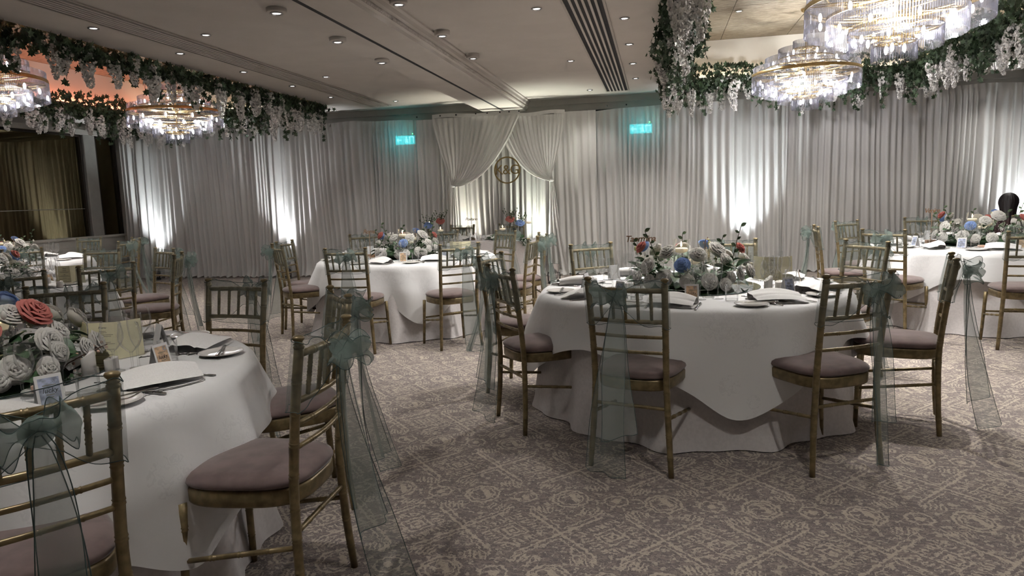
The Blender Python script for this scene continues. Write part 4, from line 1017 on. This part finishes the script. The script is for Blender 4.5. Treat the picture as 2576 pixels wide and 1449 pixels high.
# menus, shakers, signs, melts
def menu_proto():
    h, w_ = 0.148, 0.052; M1 = T(0, 0, 0) @ RX(PI/2 - R(6))
    out = []
    def pan(mat_, M_): return MB().box(0, 2*w_, 0, h, -0.0004, 0.0004).xf(M_).mesh('panel', mat_)
    Ms = [T(-w_, 0, 0.001) @ RX(PI/2-R(5)), T(w_, 0, 0.001) @ RZ(R(48)) @ RX(PI/2-R(3)), T(-w_, 0, 0.001) @ RZ(R(128)) @ RX(PI/2)]
    tx = text_mesh('Menu', 0.013, 'print_ink', 0.0002, shear=0.2); tx.transform(Ms[0] @ T(w_, h*0.86, 0.0008))
    t2 = text_mesh('Main', 0.008, 'print_ink', 0.0002, shear=0.2); t2.transform(Ms[0] @ T(w_, h*0.52, 0.0008))
    ln = MB()
    for (yy, hw) in ((0.76, .25), (0.72, .3), (0.66, .75), (0.62, .6), (0.46, .55), (0.42, .85), (0.32, .3), (0.27, .8), (0.18, .3), (0.13, .7)): ln.box(w_-w_*hw, w_+w_*hw, h*yy, h*yy+0.0018, 0.0004, 0.0007)
    return [('centre_panel', pan('card_cream', Ms[0]), [('heading', tx), ('course_heading', t2), ('menu_lines', ln.xf(Ms[0]).mesh('menu_lines', 'print_grey'))]), ('side_panel', pan('card_cream', Ms[1])), ('side_panel', pan('card_cream', Ms[2]))]
MENU = menu_proto()
def shaker(tall):
    n = 24; secs = []
    top = [(0.024*math.cos(2*PI*k/n), 0.024*math.sin(2*PI*k/n)) for k in range(n)]
    h = 0.066 if tall else 0.046; sl = 0.62 if tall else 0.18
    for f_, sc_ in ((0, .96), (0.03, 1), (0.96, 1), (1.0, .95), (1.0, .4)): secs.append([(x*sc_, y*sc_, f_*(h + sl*x) + (0.004*(1-sc_) if f_ == 1 else 0)) for x, y in top])
    ho = MB()
    for k in range(3): ho.ball((0.006*math.cos(2.1*k), 0.006*math.sin(2.1*k), h+0.002), 0.0016, 6, 4)
    return [('body', MB().loft(secs).mesh('body', 'china_white'), [('holes', ho.mesh('holes', 'vent_dark'))])]
SHK = [shaker(True), shaker(False)]
def fixed(name, pr, lab, cat, x, y, rz=0, z=None, group=None):
    return put(pr, thing(name, lab, cat, (x, y, (ZTOP+0.0015) if z is None else z), rz, group))
def tableset(t, menu, sh1, sh2, mrz):
    (cx, cy), tn, _ = TAB[t]
    fixed('menu_card', MENU, f'cream folded menu card standing on the {tn}', 'menu', *menu, mrz, group='menu cards')
    fixed('salt_shaker', SHK[0], f'tall white slant-topped shaker on the {tn}', 'shaker', *sh1, R(20), group='shakers')
    fixed('pepper_shaker', SHK[1], f'short white round shaker on the {tn}', 'shaker', *sh2, R(60), group='shakers')
tableset('T0', (-2.13, 2.27), (-2.025, 2.085), (-1.965, 2.125), R(18)); tableset('T1', (0.72, 4.62), (0.63, 4.19), (0.695, 4.215), R(-8))
tableset('T2', (3.55, 7.05), (3.47, 6.90), (3.53, 6.95), R(-10)); tableset('T3', (-2.0, 6.80), (-2.13, 6.62), (-2.07, 6.66), R(-5)); tableset('T5', (-4.72, 4.72), (-4.66, 4.50), (-4.58, 4.53), R(14))
def sign(txt, mat, lab, x, y, hgt, size, z=None):
    tb = ZTOP+0.0015 if z is None else z
    t = thing('table_sign', lab, 'table sign', (x, y, tb), YAW*0.5, 'cut-out table name signs')
    link('foot', MB().bbox(-0.045, 0.045, -0.025, 0.025, 0, 0.022, .003).mesh('foot', mat), t)
    link('pole', MB().tube([(0, 0, 0.02), (0, 0, hgt)], 0.0035, 6).mesh('pole', mat), t)
    me = text_mesh(txt, size, mat, 0.0018, shear=0.22, bold=0.0008, space=0.86); me.transform(T(0, 0, hgt+size*0.32) @ RX(PI/2)); link('lettering', me, t)
sign('Taormina', 'sign_wood', 'wooden cut-out sign reading Taormina on a thin pole', -0.105, 4.52, 0.27, 0.057)
sign('Roma', 'sign_wood', 'wooden cut-out sign reading Roma on a thin pole', -3.02, 6.95, 0.245, 0.062)
sign('Venice', 'sign_wood', 'wooden cut-out sign reading Venice on a thin pole', 2.66, 7.56, 0.29, 0.062)
MELT = MB()
for (x, y) in ((-0.012, -0.01), (0.012, -0.01), (-0.012, 0.012), (0.012, 0.012)): MELT.bbox(x-0.011, x+0.011, y-0.010, y+0.010, 0.004, 0.024, .002)
for (t, x, y) in (('T1', 0.11, 3.90), ('T2', 2.80, 6.80), ('T0', -1.98, 1.84)):
    tn = TAB[t][1]
    tag(link('saucer', SAUCER, loc=(x, y, ZTOP+.0015)), f'small white saucer carrying pink wax cubes on the {tn}', 'saucer', 'saucers')
    tag(link('wax_cubes', MELT.mesh('wax_cubes', 'wax_pink'), loc=(x, y, ZTOP+.0025)), f'block of four pink wax cubes on a saucer on the {tn}', 'wax melt', 'wax melts')

# ================================================================== flowers
def rose_mesh(seed, mat, layers=7):
    """nested petals with rolled rims around a tight bud; unit radius, opening towards +z"""
    rg = random.Random(seed); mb = MB()
    for L in range(layers):
        q = L/(layers-1); n = 3 if L < 2 else (4 if L < 4 else 5); R0 = 0.09 + 0.66*q; top = 0.62 - 0.50*q*q; roll = 0.07 + 0.10*q
        for k in range(n):
            a0 = 2*PI*(k + 0.41*L + rg.uniform(-.07, .07))/n; sp = 2*PI/n*0.66; tp = top*rg.uniform(0.95, 1.05) + rg.uniform(-.03, .03)
            def petal(u, v, a0=a0, sp=sp, R0=R0, tp=tp, roll=roll, q=q):
                w_ = (u-0.5)*2; a = a0 + sp*w_*(0.6+0.4*min(1, v*2)); e = 1-0.35*w_**4
                if v < 0.5: f = v/0.5; rr = R0*(0.55+0.45*f**0.7); z = -0.30 + (tp+0.30)*f*e
                else:
                    b = (v-0.5)/0.5*PI*0.80; rr = R0 + roll*(1-math.cos(b))*0.85*e; z = -0.30 + (tp+0.30)*e + roll*0.55*math.sin(b) - roll*0.25*(b/PI)**2
                return (rr*math.cos(a), rr*math.sin(a), z)
            mb.grid(petal, 6, 8)
    mb.lathe([(0.07, -0.30), (0.09, 0.55), (0.06, 0.68), (0.001, 0.71)], 8, cap=False)
    mb.lathe([(0.001, -0.36), (0.35, -0.32), (0.72, -0.20), (0.85, 0.0)], 12, cap=False)
    return mb.mesh('rose', mat)
ROSES = {c: [rose_mesh(s, m) for s in (1, 2)] for c, m in (('w', 'rose_white'), ('b', 'rose_blue'), ('c', 'rose_coral'))}
def leaf_mesh(mat, wd=0.40):
    def fn(u, v): 
        x = (u-0.5)*2*wd*math.sin(PI*min(1, v*0.93+0.05))**0.85; return (x, v, 0.14*abs(x)/max(wd, .01) + 0.10*v - 0.24*v*v)
    return MB().grid(fn, 5, 8).mesh('leaf', mat)
LEAVES = [leaf_mesh('leaf_green'), leaf_mesh('leaf_sage', 0.30)]
BUD = MB().lathe([(0.02, 0), (0.22, 0.2), (0.28, 0.5), (0.18, 0.85), (0.02, 1.0)], 8, cap=False)
BUDY, BUDW = BUD.mesh('flower_bud', 'bud_yellow'), BUD.mesh('flower_bud', 'rose_white')
bm5 = MB()
for k in range(5):
    a0 = 2*PI*k/5
    bm5.grid(lambda u, v: ((0.15+v)*math.cos(a0+(u-.5)*(0.9*math.sin(PI*min(1, v*.8+.15)))), (0.15+v)*math.sin(a0+(u-.5)*(0.9*math.sin(PI*min(1, v*.8+.15)))), 0.25*v*v), 4, 4)
STAR = bm5.mesh('small_blossom', 'rose_white')
def aim(d, roll=0.0):
    z = Vector(d).normalized(); x = z.cross(Vector((0.31, 0.2, 0.93))); x = x.normalized(); y = z.cross(x)
    return Matrix((x, y, z)).transposed().to_4x4() @ RZ(roll)
def filler(seed, rad, hgt, n=330):
    r = np.random.default_rng(seed); a = r.uniform(0, 2*PI, n); rr = rad*np.sqrt(r.uniform(0.05, 1.0, n)); z = hgt*(0.55 + 0.55*r.uniform(0, 1, n))*(1-0.35*(rr/rad)**2)
    P = np.stack([rr*np.cos(a), rr*np.sin(a), z], 1) ; cl = r.normal(0, 0.012, (n, 3)); P[::2] = P[(np.arange(0, n, 2)//12)*12] + 2.2*cl[::2]
    O = np.array([(1,0,0),(-1,0,0),(0,1,0),(0,-1,0),(0,0,1),(0,0,-1)])*1.0; F0 = np.array([(0,2,4),(2,1,4),(1,3,4),(3,0,4),(2,0,5),(1,2,5),(3,1,5),(0,3,5)])
    s = r.uniform(0.0026, 0.0052, n); V = (O[None]*s[:, None, None] + P[:, None, :]).reshape(-1, 3); F = (F0[None] + (np.arange(n)*6)[:, None, None]).reshape(-1, 3)
    return np_mesh('gypsophila', V, F, 'rose_white', False)
ROSEPOS = [('w', -.215, .205, .115, .050), ('b', -.035, .300, .125, .043), ('w', -.120, .290, .040, .052), ('w', .150, .105, .195, .058), ('c', -.27, .03, .205, .040), ('c', .315, .02, .190, .036),
           ('b', .11, -.15, .225, .040), ('w', .235, .24, .060, .034), ('w', .300, .17, .065, .033), ('w', .10, .32, .035, .046), ('w', .18, .30, .03, .036), ('w', .34, .05, .055, .044), ('w', -.31, .12, .045, .040),
           ('w', -.30, -.06, .12, .045), ('w', -.16, -.24, .13, .050), ('w', .05, -.30, .12, .050), ('w', .24, -.20, .13, .048), ('c', -.05, -.33, .18, .038), ('b', -.26, -.19, .19, .040), ('w', .33, -.10, .12, .045), ('w', .04, .22, .17, .046), ('w', -.12, .14, .19, .048), ('w', .22, .13, .125, .046), ('w', -.02, .33, .03, .040), ('w', -.235, .26, .03, .040), ('w', -.02, -.17, .19, .045), ('w', -.20, -.10, .19, .045)]
def arrangement(label, cx, cy, z, view, seed, scale=1.0, nl=95, cand=True, lid='', low=0.0):
    """low round table arrangement; its front (local -y) is turned by view"""
    rg = random.Random(seed); t = thing('flower_arrangement', label, 'flowers', (cx, cy, z), view, 'round flower arrangements')
    link('moss_ring', MB().grid(lambda u, v: ((0.22+0.05*math.cos(2*PI*v))*scale*math.cos(2*PI*u), (0.22+0.05*math.cos(2*PI*v))*scale*math.sin(2*PI*u), max(0.002, 0.03+0.03*math.sin(2*PI*v))), 28, 9, True).mesh('moss_ring', 'leaf_green'), t)
    for i, (c, x, fy, h, s) in enumerate(ROSEPOS):
        x += rg.uniform(-.02, .02); fy += rg.uniform(-.02, .02); h += rg.uniform(-.008, .02)
        if seed != 1 and rg.random() < 0.25: x = -x
        if seed == 2 and i in (3, 20): c = 'c'
        d = Vector((x*1.3, -fy*1.3, 0.10+h*0.8))
        me = ROSES[c][i % 2]; link('rose', me, t, matrix=T(x*scale, -fy*scale, h*scale+0.02) @ aim(d, rg.uniform(0, 6)) @ Matrix.Scale(s*1.12, 4))
    for i in range(nl):
        a = rg.uniform(0, 2*PI); rr = rg.uniform(0.16, 0.33)*scale; h = rg.uniform(0.0, 0.17)*scale*(1-0.3*(rr/0.33/scale))+0.012; el = rg.uniform(-0.35, 0.85); ln = rg.uniform(0.05, 0.095)
        d = Vector((math.cos(a+rg.uniform(-.5, .5))*math.cos(el), math.sin(a+rg.uniform(-.5, .5))*math.cos(el), math.sin(el))); p = Vector((rr*math.cos(a), rr*math.sin(a), h))
        y = d.normalized(); x_ = y.cross(Vector((0, 0, 1))).normalized(); z_ = x_.cross(y); Mx = Matrix((x_, y, z_)).transposed().to_4x4()
        if p.z + y.z*ln < 0.004: continue
        link('leaf', LEAVES[i % 3 == 0], t, matrix=T(*p) @ Mx @ RY(rg.uniform(-.5, .5)) @ Matrix.Scale(ln, 4))
    for i in range(16):
        a = rg.uniform(0, 2*PI); rr = rg.uniform(0.20, 0.34)*scale; h = rg.uniform(0.04, 0.19)*scale
        link('small_blossom', STAR, t, matrix=T(rr*math.cos(a), rr*math.sin(a), h) @ aim((math.cos(a), math.sin(a), 0.7)) @ Matrix.Scale(rg.uniform(.015, .024), 4))
    for i in range(7):
        a = rg.uniform(0, 2*PI); rr = rg.uniform(0.12, 0.33)*scale; h = rg.uniform(0.15, 0.24)*scale
        link('flower_bud', BUDY if i < 2 else BUDW, t, matrix=T(rr*math.cos(a), rr*math.sin(a), h) @ Matrix.Scale(0.034, 4))
    tag(link('gypsophila', filler(seed, 0.31*scale, 0.20*scale), t), kind='stuff')
    for i, (x, fy, hh, lean) in enumerate([] if seed in (2, 5) else [(-.20, .05, .34, -.10), (.30, .05, .36, .06), (.10, .05, .29, .02), (-.30, -.10, .27, -.1), (.2, -.22, .28, .05), (-.05, -.28, .30, 0)]):
        pts = [(x*scale*0.8+lean*u**1.5, -fy*scale, 0.04+(hh-0.04)*u) for u in (0, .25, .5, .75, 1)]
        sp = link('sprig', MB().tube(pts, 0.0022, 5).mesh('sprig', 'twig_brown' if i == 2 else 'vine_stem'), t)
        for k in range(6):
            u = 0.4+0.6*k/5; p = Vector((x*scale*0.8+lean*u**1.5, -fy*scale, 0.04+(hh-0.04)*u)); sd = 1 if k % 2 else -1
            if i == 2: link('berry', BUDC, sp, matrix=T(p.x+sd*0.010, p.y, p.z) @ Matrix.Scale(0.012, 4)); continue
            y = Vector((sd*0.8, rg.uniform(-.5, .5), 0.6)).normalized(); x_ = y.cross(Vector((0, 1, 0.2))).normalized(); z_ = x_.cross(y)
            link('leaf', LEAVES[1], sp, matrix=T(*p) @ Matrix((x_, y, z_)).transposed().to_4x4() @ Matrix.Scale(rg.uniform(.026, .040), 4))
BUDC = BUD.mesh('berry', 'wax_pink')
def candle_vase(label, x, y, z, h, group='floating candle vases', r=0.050):
    t = thing('candle_vase', label, 'candle vase', (x, y, z), 0, group); fill = h*0.74
    link('glass_cylinder', MB().lathe([(r*0.96, 0), (r, 0.003), (r, h), (r-0.003, h+0.0005)], 28, cap=False).mesh('glass_cylinder', 'clear_glass'), t)
    link('water', MB().lathe([(r-0.004, 0.008), (r-0.004, fill)], 24).mesh('water', 'vase_water'), t)
    c = link('floating_candle', MB().lathe([(0.010, fill-0.012), (0.036, fill-0.004), (0.041, fill+0.012), (0.036, fill+0.020), (0.002, fill+0.022)], 24).mesh('floating_candle', 'candle_wax'), t)
    link('wick', MB().tube([(0, 0, fill+0.02), (0, 0, fill+0.030)], 0.0012, 5).mesh('wick', 'vent_dark'), c)
    link('flame', MB().lathe([(0.0005, fill+0.026), (0.0052, fill+0.036), (0.0045, fill+0.045), (0.0005, fill+0.060)], 10, cap=False).mesh('flame', 'flame'), c)
def centre(t, seed, view, scale=1.0, off=(0, 0)):
    (cx, cy), tn, _ = TAB[t]; cx += off[0]; cy += off[1]
    m = thing('mirror_plate', f'round mirror plate under the flowers on the {tn}', 'mirror', (cx, cy, ZTOP+.0015), 0, 'round mirror plates')
    rr = 0.42 if scale <= 1 else 0.46
    link('glass_disc', MB().lathe([(rr-.002, 0.0045), (0.0005, 0.0046)], 64, cap=False).mesh('glass_disc', 'mirror_silver'), m)
    link('rim', MB().lathe([(rr-.004, 0.0), (rr, 0.001), (rr, 0.004), (rr-.002, 0.0046)], 64, cap=False).mesh('rim', 'mirror_edge'), m)
    z = ZTOP+0.0065
    arrangement(f'low ring of white, blue and coral roses on the {tn}', cx, cy, z, view, seed, scale)
    c_, s_ = math.cos(view), math.sin(view)
    for k, (dx, dy, h, nm) in enumerate(((-0.045, 0.03, 0.285, 'tall'), (0.06, -0.05, 0.235, 'middle'), (0.03, 0.10, 0.18, 'short'))):
        candle_vase(f'{nm} glass cylinder with a lit floating candle on the {tn}', cx+(dx*c_-dy*s_)*scale, cy+(dx*s_+dy*c_)*scale, z, h)
for (t, sd, sc_) in (('T1', 1, 1.0), ('T0', 2, 1.0), ('T2', 3, 1.12), ('T3', 4, 0.95), ('T5', 5, 1.0), ('T6', 6, 1.0)):
    c0 = TAB[t][0]; centre(t, sd, math.atan2(c0[1], c0[0]) - PI/2, sc_)
# a brown-berry twig lying before the menu on the near table
tw = thing('berry_twig', 'brown berry twig leaning before the cream menu on the nearest left table', 'twig', (-2.10, 2.16, ZTOP+.0015), R(20))
link('stem', MB().tube([(-0.07, 0, 0.02), (0, 0, 0.055), (0.075, 0, 0.085)], 0.002, 5).tube([(-0.07, 0, 0.02), (-0.09, 0, 0.0)], 0.002, 5).mesh('stem', 'twig_brown'), tw)
bb = MB().ball((0, 0, 0), 0.0058, 8, 6).mesh('berry', 'wax_pink')
for k in range(9): u = k/8; link('berry', bb, tw, loc=(-0.05+0.12*u, 0, 0.032+0.055*u+(0.014 if k % 2 else -0.014)))

# ================================================================== head table
HX0, HX1, HY0, HY1 = -3.25, -1.62, 8.95, 9.62
t = thing('head_table', 'rectangular head table in a plain white floor-length cloth before the swags', 'table', ((HX0+HX1)/2, (HY0+HY1)/2, 0))
hw, hd = (HX1-HX0)/2, (HY1-HY0)/2
def hc(u, v):
    per = [(-hw, -hd), (hw, -hd), (hw, hd), (-hw, hd), (-hw, -hd)]; s = u*4; k = min(3, int(s)); f_ = s-k
    x = per[k][0]+(per[k+1][0]-per[k][0])*f_; y = per[k][1]+(per[k+1][1]-per[k][1])*f_
    o = 1 + 0.02*v*(1+math.sin(60*u)); return (x*o, y*o, (ZTOP-0.002)*(1-v)+0.006)
link('floor_cloth', MB().grid(hc, 161, 8).add([(-hw, -hd, ZTOP), (hw, -hd, ZTOP), (hw, hd, ZTOP), (-hw, hd, ZTOP)], [(0, 1, 2, 3)], False).mesh('floor_cloth', 'plain_linen'), t)
link('tabletop', MB().box(-hw+.02, hw-.02, -hd+.02, hd-.02, 0.66, 0.69).mesh('tabletop', 'sign_wood'), t)
for sx in (-1, 1):
    for sy in (-1, 1): link('leg', MB().tube([(sx*(hw-.1), sy*(hd-.1), 0), (sx*(hw-.1), sy*(hd-.1), 0.66)], 0.015, 8).mesh('leg', 'lamp_black'), t)
for (txt, x, lab) in (('Mr', -2.86, 'white standing letters reading Mr on the head table'), ('&', -2.66, 'white standing ampersand on the head table'), ('Mrs', -2.40, 'white standing letters reading Mrs on the head table')):
    me = text_mesh(txt, 0.155, 'letter_white', 0.012); me.transform(T(0, 0, 0.056) @ RX(PI/2))
    tag(link('standing_letters', me, loc=(x, 9.15, ZTOP+.002)), lab, 'letters', 'standing letters on the head table')
sign('Positano', 'sign_dark', 'dark cut-out sign reading Positano on a thin pole, head table', -2.545, 9.40, 0.275, 0.056, ZTOP+.002)
def bud_vase(label, x, y, z, col, h=0.20):
    t = thing('bud_vase', label, 'vase', (x, y, z), 0, 'bud vases on the head table')
    link('glass', MB().lathe([(0.036, 0.0), (0.036, 0.004), (0.010, 0.012), (0.009, 0.05), (0.016, h*0.7), (0.030, h), (0.0285, h), (0.014, h*0.7), (0.006, 0.05)], 18, cap=False).mesh('glass', 'clear_glass'), t)
    for k, (dx, dz, c) in enumerate(((0, 0.03, col), (0.022, 0.02, col))): link('rose', ROSES[c][k], t, matrix=T(dx, -0.02*k, h+dz) @ aim((dx, -0.5, 0.6)) @ Matrix.Scale(0.058, 4))
    rg = random.Random(h*100)
    for k in range(9):
        a = rg.uniform(0, 2*PI); p = (0.05*math.cos(a), 0.05*math.sin(a), h+0.05)
        tip = Vector((0.11*math.cos(a), 0.11*math.sin(a), h+rg.uniform(.08, .17))); sp = link('sprig', MB().tube([(0, 0, h*0.6), p, tip], 0.0018, 4).mesh('sprig', 'vine_stem'), t)
        for j in range(4): link('leaf', LEAVES[1], sp, matrix=T(*(Vector(p).lerp(tip, j/3))) @ RZ(a+j*2.2) @ RX(R(40)) @ Matrix.Scale(0.035, 4))
    link('stem', MB().tube([(0, 0, 0.02), (0, 0, h+0.03)], 0.003, 5).mesh('stem', 'vine_stem'), t)
zt = ZTOP+.002
bud_vase('clear vase with a coral rose, right end of the head table', -1.98, 9.32, zt, 'c', 0.25)
bud_vase('clear vase with a blue rose, right end of the head table', -1.82, 9.20, zt, 'b', 0.20)
bud_vase('clear vase with a coral rose, left end of the head table', -2.98, 9.32, zt, 'c', 0.25)
bud_vase('clear vase with a blue rose, left end of the head table', -3.12, 9.20, zt, 'b', 0.20)
for k, (x, y, h, nm) in enumerate(((-2.05, 9.17, 0.20, 'short'), (-1.72, 9.33, 0.30, 'tall'), (-2.93, 9.17, 0.20, 'short'), (-3.15, 9.36, 0.30, 'tall'))):
    candle_vase(f'{nm} floating candle cylinder at the {"right" if k < 2 else "left"} end of the head table', x, y, zt, h, 'candle vases on the head table')
def greenery(label, pts, seed):
    rg = random.Random(seed); t = thing('greenery_runner', label, 'greenery', pts[0], 0, 'leaf runners on the head table'); p0 = Vector(pts[0]); q = [p-p0 for p in spline(pts, 12)]
    link('stem', MB().tube(q, 0.004, 5).mesh('stem', 'vine_stem'), t)
    for k in range(110):
        p = q[rg.randrange(13)] + Vector((rg.uniform(-.06, .06), rg.uniform(-.05, .05), rg.uniform(0.0, .06))); a = rg.uniform(0, 6.28)
        link('leaf', LEAVES[k % 2], t, matrix=T(*p) @ RZ(a) @ RX(rg.uniform(-.3, .9)) @ Matrix.Scale(rg.uniform(.04, .065), 4))
greenery('leafy runner trailing at the right end of the head table', [(-2.20, 9.12, zt+.01), (-1.95, 9.06, zt+.03), (-1.78, 8.97, zt+.02), (-1.70, 8.90, zt-.06)], 2)
greenery('leafy runner trailing at the left end of the head table', [(-2.75, 9.12, zt+.01), (-2.95, 9.06, zt+.03), (-3.10, 8.97, zt+.02), (-3.18, 8.90, zt-.06)], 3)
for k, (x, y) in enumerate(((-2.60, 9.45), (-2.20, 9.45))):
    lr = ('left', 'right')[k]
    fixed('champagne_flute', FLUTE, f'champagne flute at the {lr} place of the head table', 'glass', x, y, 0, zt, 'glasses on the head table')
    fixed('wine_glass', WINE, f'wine glass at the {lr} place of the head table', 'glass', x+.08, y-.02, 0, zt, 'glasses on the head table')
    tag(link('napkin', NAPK[k], loc=(x-.12, y, zt), rot=(0, 0, 1.2)), f'white linen napkin at the {lr} place of the head table', 'napkin', 'napkins on the head table')

# ================================================================== kneeling person by the right end of the drapes
def person():
    base = Vector((4.42, 10.02, 0)); t = thing('person', 'person with long dark hair, maroon top, kneeling by the drapes', 'person', base, R(-20))
    # skeleton (local: +y forward, kneeling and leaning forward a little)
    J = {'pel': (0, 0.0, 0.36), 'sp1': (0, 0.03, 0.52), 'sp2': (0, 0.07, 0.70), 'nk': (0, 0.10, 0.84), 'hd': (0, 0.13, 0.91),
         'sl': (-.16, .09, .79), 'el': (-.22, .16, .55), 'wl': (-.14, .36, .44), 'sr': (.16, .09, .79), 'er': (.22, .16, .55), 'wr': (.14, .36, .44),
         'hl': (-.09, 0, .34), 'kl': (-.13, .34, .07), 'al': (-.12, -.06, .06), 'tl': (-.12, -.16, .025), 'hr': (.09, 0, .34), 'kr': (.13, .34, .07), 'ar': (.12, -.06, .06), 'tr': (.12, -.16, .025)}
    Rd = {'pel': .125, 'sp1': .115, 'sp2': .125, 'nk': .055, 'hd': .052, 'sl': .062, 'el': .042, 'wl': .028, 'sr': .062, 'er': .042, 'wr': .028, 'hl': .095, 'kl': .062, 'al': .042, 'tl': .03, 'hr': .095, 'kr': .062, 'ar': .042, 'tr': .03}
    E = [('pel', 'sp1'), ('sp1', 'sp2'), ('sp2', 'nk'), ('nk', 'hd'), ('sp2', 'sl'), ('sl', 'el'), ('el', 'wl'), ('sp2', 'sr'), ('sr', 'er'), ('er', 'wr'), ('pel', 'hl'), ('hl', 'kl'), ('kl', 'al'), ('al', 'tl'), ('pel', 'hr'), ('hr', 'kr'), ('kr', 'ar'), ('ar', 'tr')]
    for s, sx in (('l', -1), ('r', 1)):           # palms and five fingers
        w_ = Vector(J['w'+s]); pm = w_ + Vector((0, .055, -.012)); J['p'+s] = tuple(pm); Rd['p'+s] = .028; E.append(('w'+s, 'p'+s))
        for k, (dx, ln) in enumerate(((-.027, .060), (-.009, .072), (.009, .068), (.026, .052))):
            a = pm + Vector((dx, .030, 0)); b = a + Vector((dx*.15, ln*.5, -.006)); c = b + Vector((0, ln*.42, -.020))
            for nme, q, rr in (('a', a, .0095), ('b', b, .0085), ('c', c, .0075)): J[f'f{s}{k}{nme}'] = tuple(q); Rd[f'f{s}{k}{nme}'] = rr
            E += [('p'+s, f'f{s}{k}a'), (f'f{s}{k}a', f'f{s}{k}b'), (f'f{s}{k}b', f'f{s}{k}c')]
        a = pm + Vector((-sx*.030, -.012, -.006)); b = a + Vector((-sx*.026, .030, -.010))
        J[f't{s}a'] = tuple(a); J[f't{s}b'] = tuple(b); Rd[f't{s}a'] = .010; Rd[f't{s}b'] = .0085; E += [('p'+s, f't{s}a'), (f't{s}a', f't{s}b')]
    def skinned(keys, edges, grow, name, mat, root, vox, extra=None, sub=2):
        ids = {k: i for i, k in enumerate(keys)}
        me = bpy.data.meshes.new(name); me.from_pydata([J[k] for k in keys], [(ids[a], ids[b]) for a, b in edges], [])
        o = bpy.data.objects.new(name, me); COL.objects.link(o)
        m = o.modifiers.new('s', 'SKIN')
        for k, sv in zip(keys, me.skin_vertices[0].data): sv.radius = (Rd[k]+grow, Rd[k]+grow); sv.use_root = (k == root)
        o.modifiers.new('u', 'SUBSURF').levels = sub
        m2 = bpy.data.meshes.new_from_object(o.evaluated_get(bpy.context.evaluated_depsgraph_get())); bpy.data.objects.remove(o)
        if extra is not None or vox:
            bm = bmesh.new(); bm.from_mesh(m2)
            if extra is not None:
                tmp = extra.mesh('tmp', mat); bm.from_mesh(tmp)
            bm.to_mesh(m2); bm.free()
            o = bpy.data.objects.new(name, m2); COL.objects.link(o); r = o.modifiers.new('r', 'REMESH'); r.mode = 'VOXEL'; r.voxel_size = vox; r.use_smooth_shade = True
            m3 = bpy.data.meshes.new_from_object(o.evaluated_get(bpy.context.evaluated_depsgraph_get())); bpy.data.objects.remove(o); m2 = m3
        m2.materials.clear(); m2.materials.append(MATS[mat])
        m2.polygons.foreach_set('use_smooth', [True]*len(m2.polygons)); return m2
    H = Vector((0, 0.145, 1.00))
    head = MB().ball(H, 0.1, 20, 14, .76, .92, 1.12).ball(H+Vector((0, .035, -.06)), 0.06, 14, 10, .85, .95, .9)
    head.ball(H+Vector((0, .098, -.012)), 0.016, 8, 6, .8, 1.2, 1.3).ball(H+Vector((-.076, 0, -.01)), 0.022, 8, 6, .4, .8, 1.3).ball(H+Vector((.076, 0, -.01)), 0.022, 8, 6, .4, .8, 1.3)
    head.ball(H+Vector((0, .088, -.052)), 0.018, 10, 6, 1.2, .5, .45)
    keys = list(J); body = link('body', skinned(keys, E, 0.0, 'body', 'skin_tone', 'pel', 0.009, head), t)
    eyes = MB().ball(H+Vector((-.03, .083, .012)), 0.010, 8, 6).ball(H+Vector((.03, .083, .012)), 0.010, 8, 6); link('eyes', eyes.mesh('eyes', 'vent_dark'), body)
    tk = ['pel', 'sp1', 'sp2', 'nk', 'sl', 'el', 'wl', 'sr', 'er', 'wr']; Rd2 = dict(Rd)
    Rd['nk'] = .05
    link('top', skinned(tk, [e for e in E if e[0] in tk and e[1] in tk], 0.014, 'top', 'cloth_maroon', 'pel', 0), t)
    lk = ['pel', 'hl', 'kl', 'al', 'hr', 'kr', 'ar']; link('trousers', skinned(lk, [e for e in E if e[0] in lk and e[1] in lk], 0.016, 'trousers', 'cloth_black', 'pel', 0), t)
    for s in ('l', 'r'):
        a, b = Vector(J['a'+s]), Vector(J['t'+s]); link('shoe', MB().tube([a+(a-b)*.25, a, a.lerp(b, .6), b, b+(b-a)*.25], [.034, .046, .044, .036, .012], 10).mesh('shoe', 'cloth_black'), t)
    def hair(u, v):      # cap over the skull falling to the shoulders; open towards the face
        a = 2*PI*u; fr = max(0.0, math.sin(a))           # +y is the face side
        if v < 0.45:
            e = (v/0.45)*PI/2; r = math.sin(e); k = 0.118+0.006*math.sin(23*a)
            z = H.z + 0.020 + 0.118*math.cos(e); lim = 0.062*fr*(v/0.45)**2
            return (k*0.92*r*math.cos(a), H.y-0.012+k*r*math.sin(a)*1.02 - lim*0.6, z)
        w_ = (v-0.45)/0.55; sp_ = 0.110 - 0.030*math.sin(PI*min(1, w_*0.8)) + 0.008*math.sin(17*a+3*w_); yb = 0.118+0.020*w_
        x = sp_*math.cos(a)*1.0; y = H.y - 0.012 + (yb if math.sin(a) < 0 else 0.060-0.02*w_)*math.sin(a)
        drop = (0.30+0.03*math.sin(9*a))*(1-0.55*fr**2)
        return (x, y - 0.055*w_*(1 if math.sin(a) < 0 else .4), H.z+0.020 - drop*w_)
    h = link('hair', MB().grid(hair, 64, 22, True).mesh('hair', 'hair_dark'), t)
    link('hair_ends', MB().grid(lambda u, v: tuple(Vector(hair(0.5+0.5*u, 0.86+0.14*v))+Vector((0, -0.006, -0.035*v))), 40, 5).mesh('hair_ends', 'hair_auburn'), h)
person()
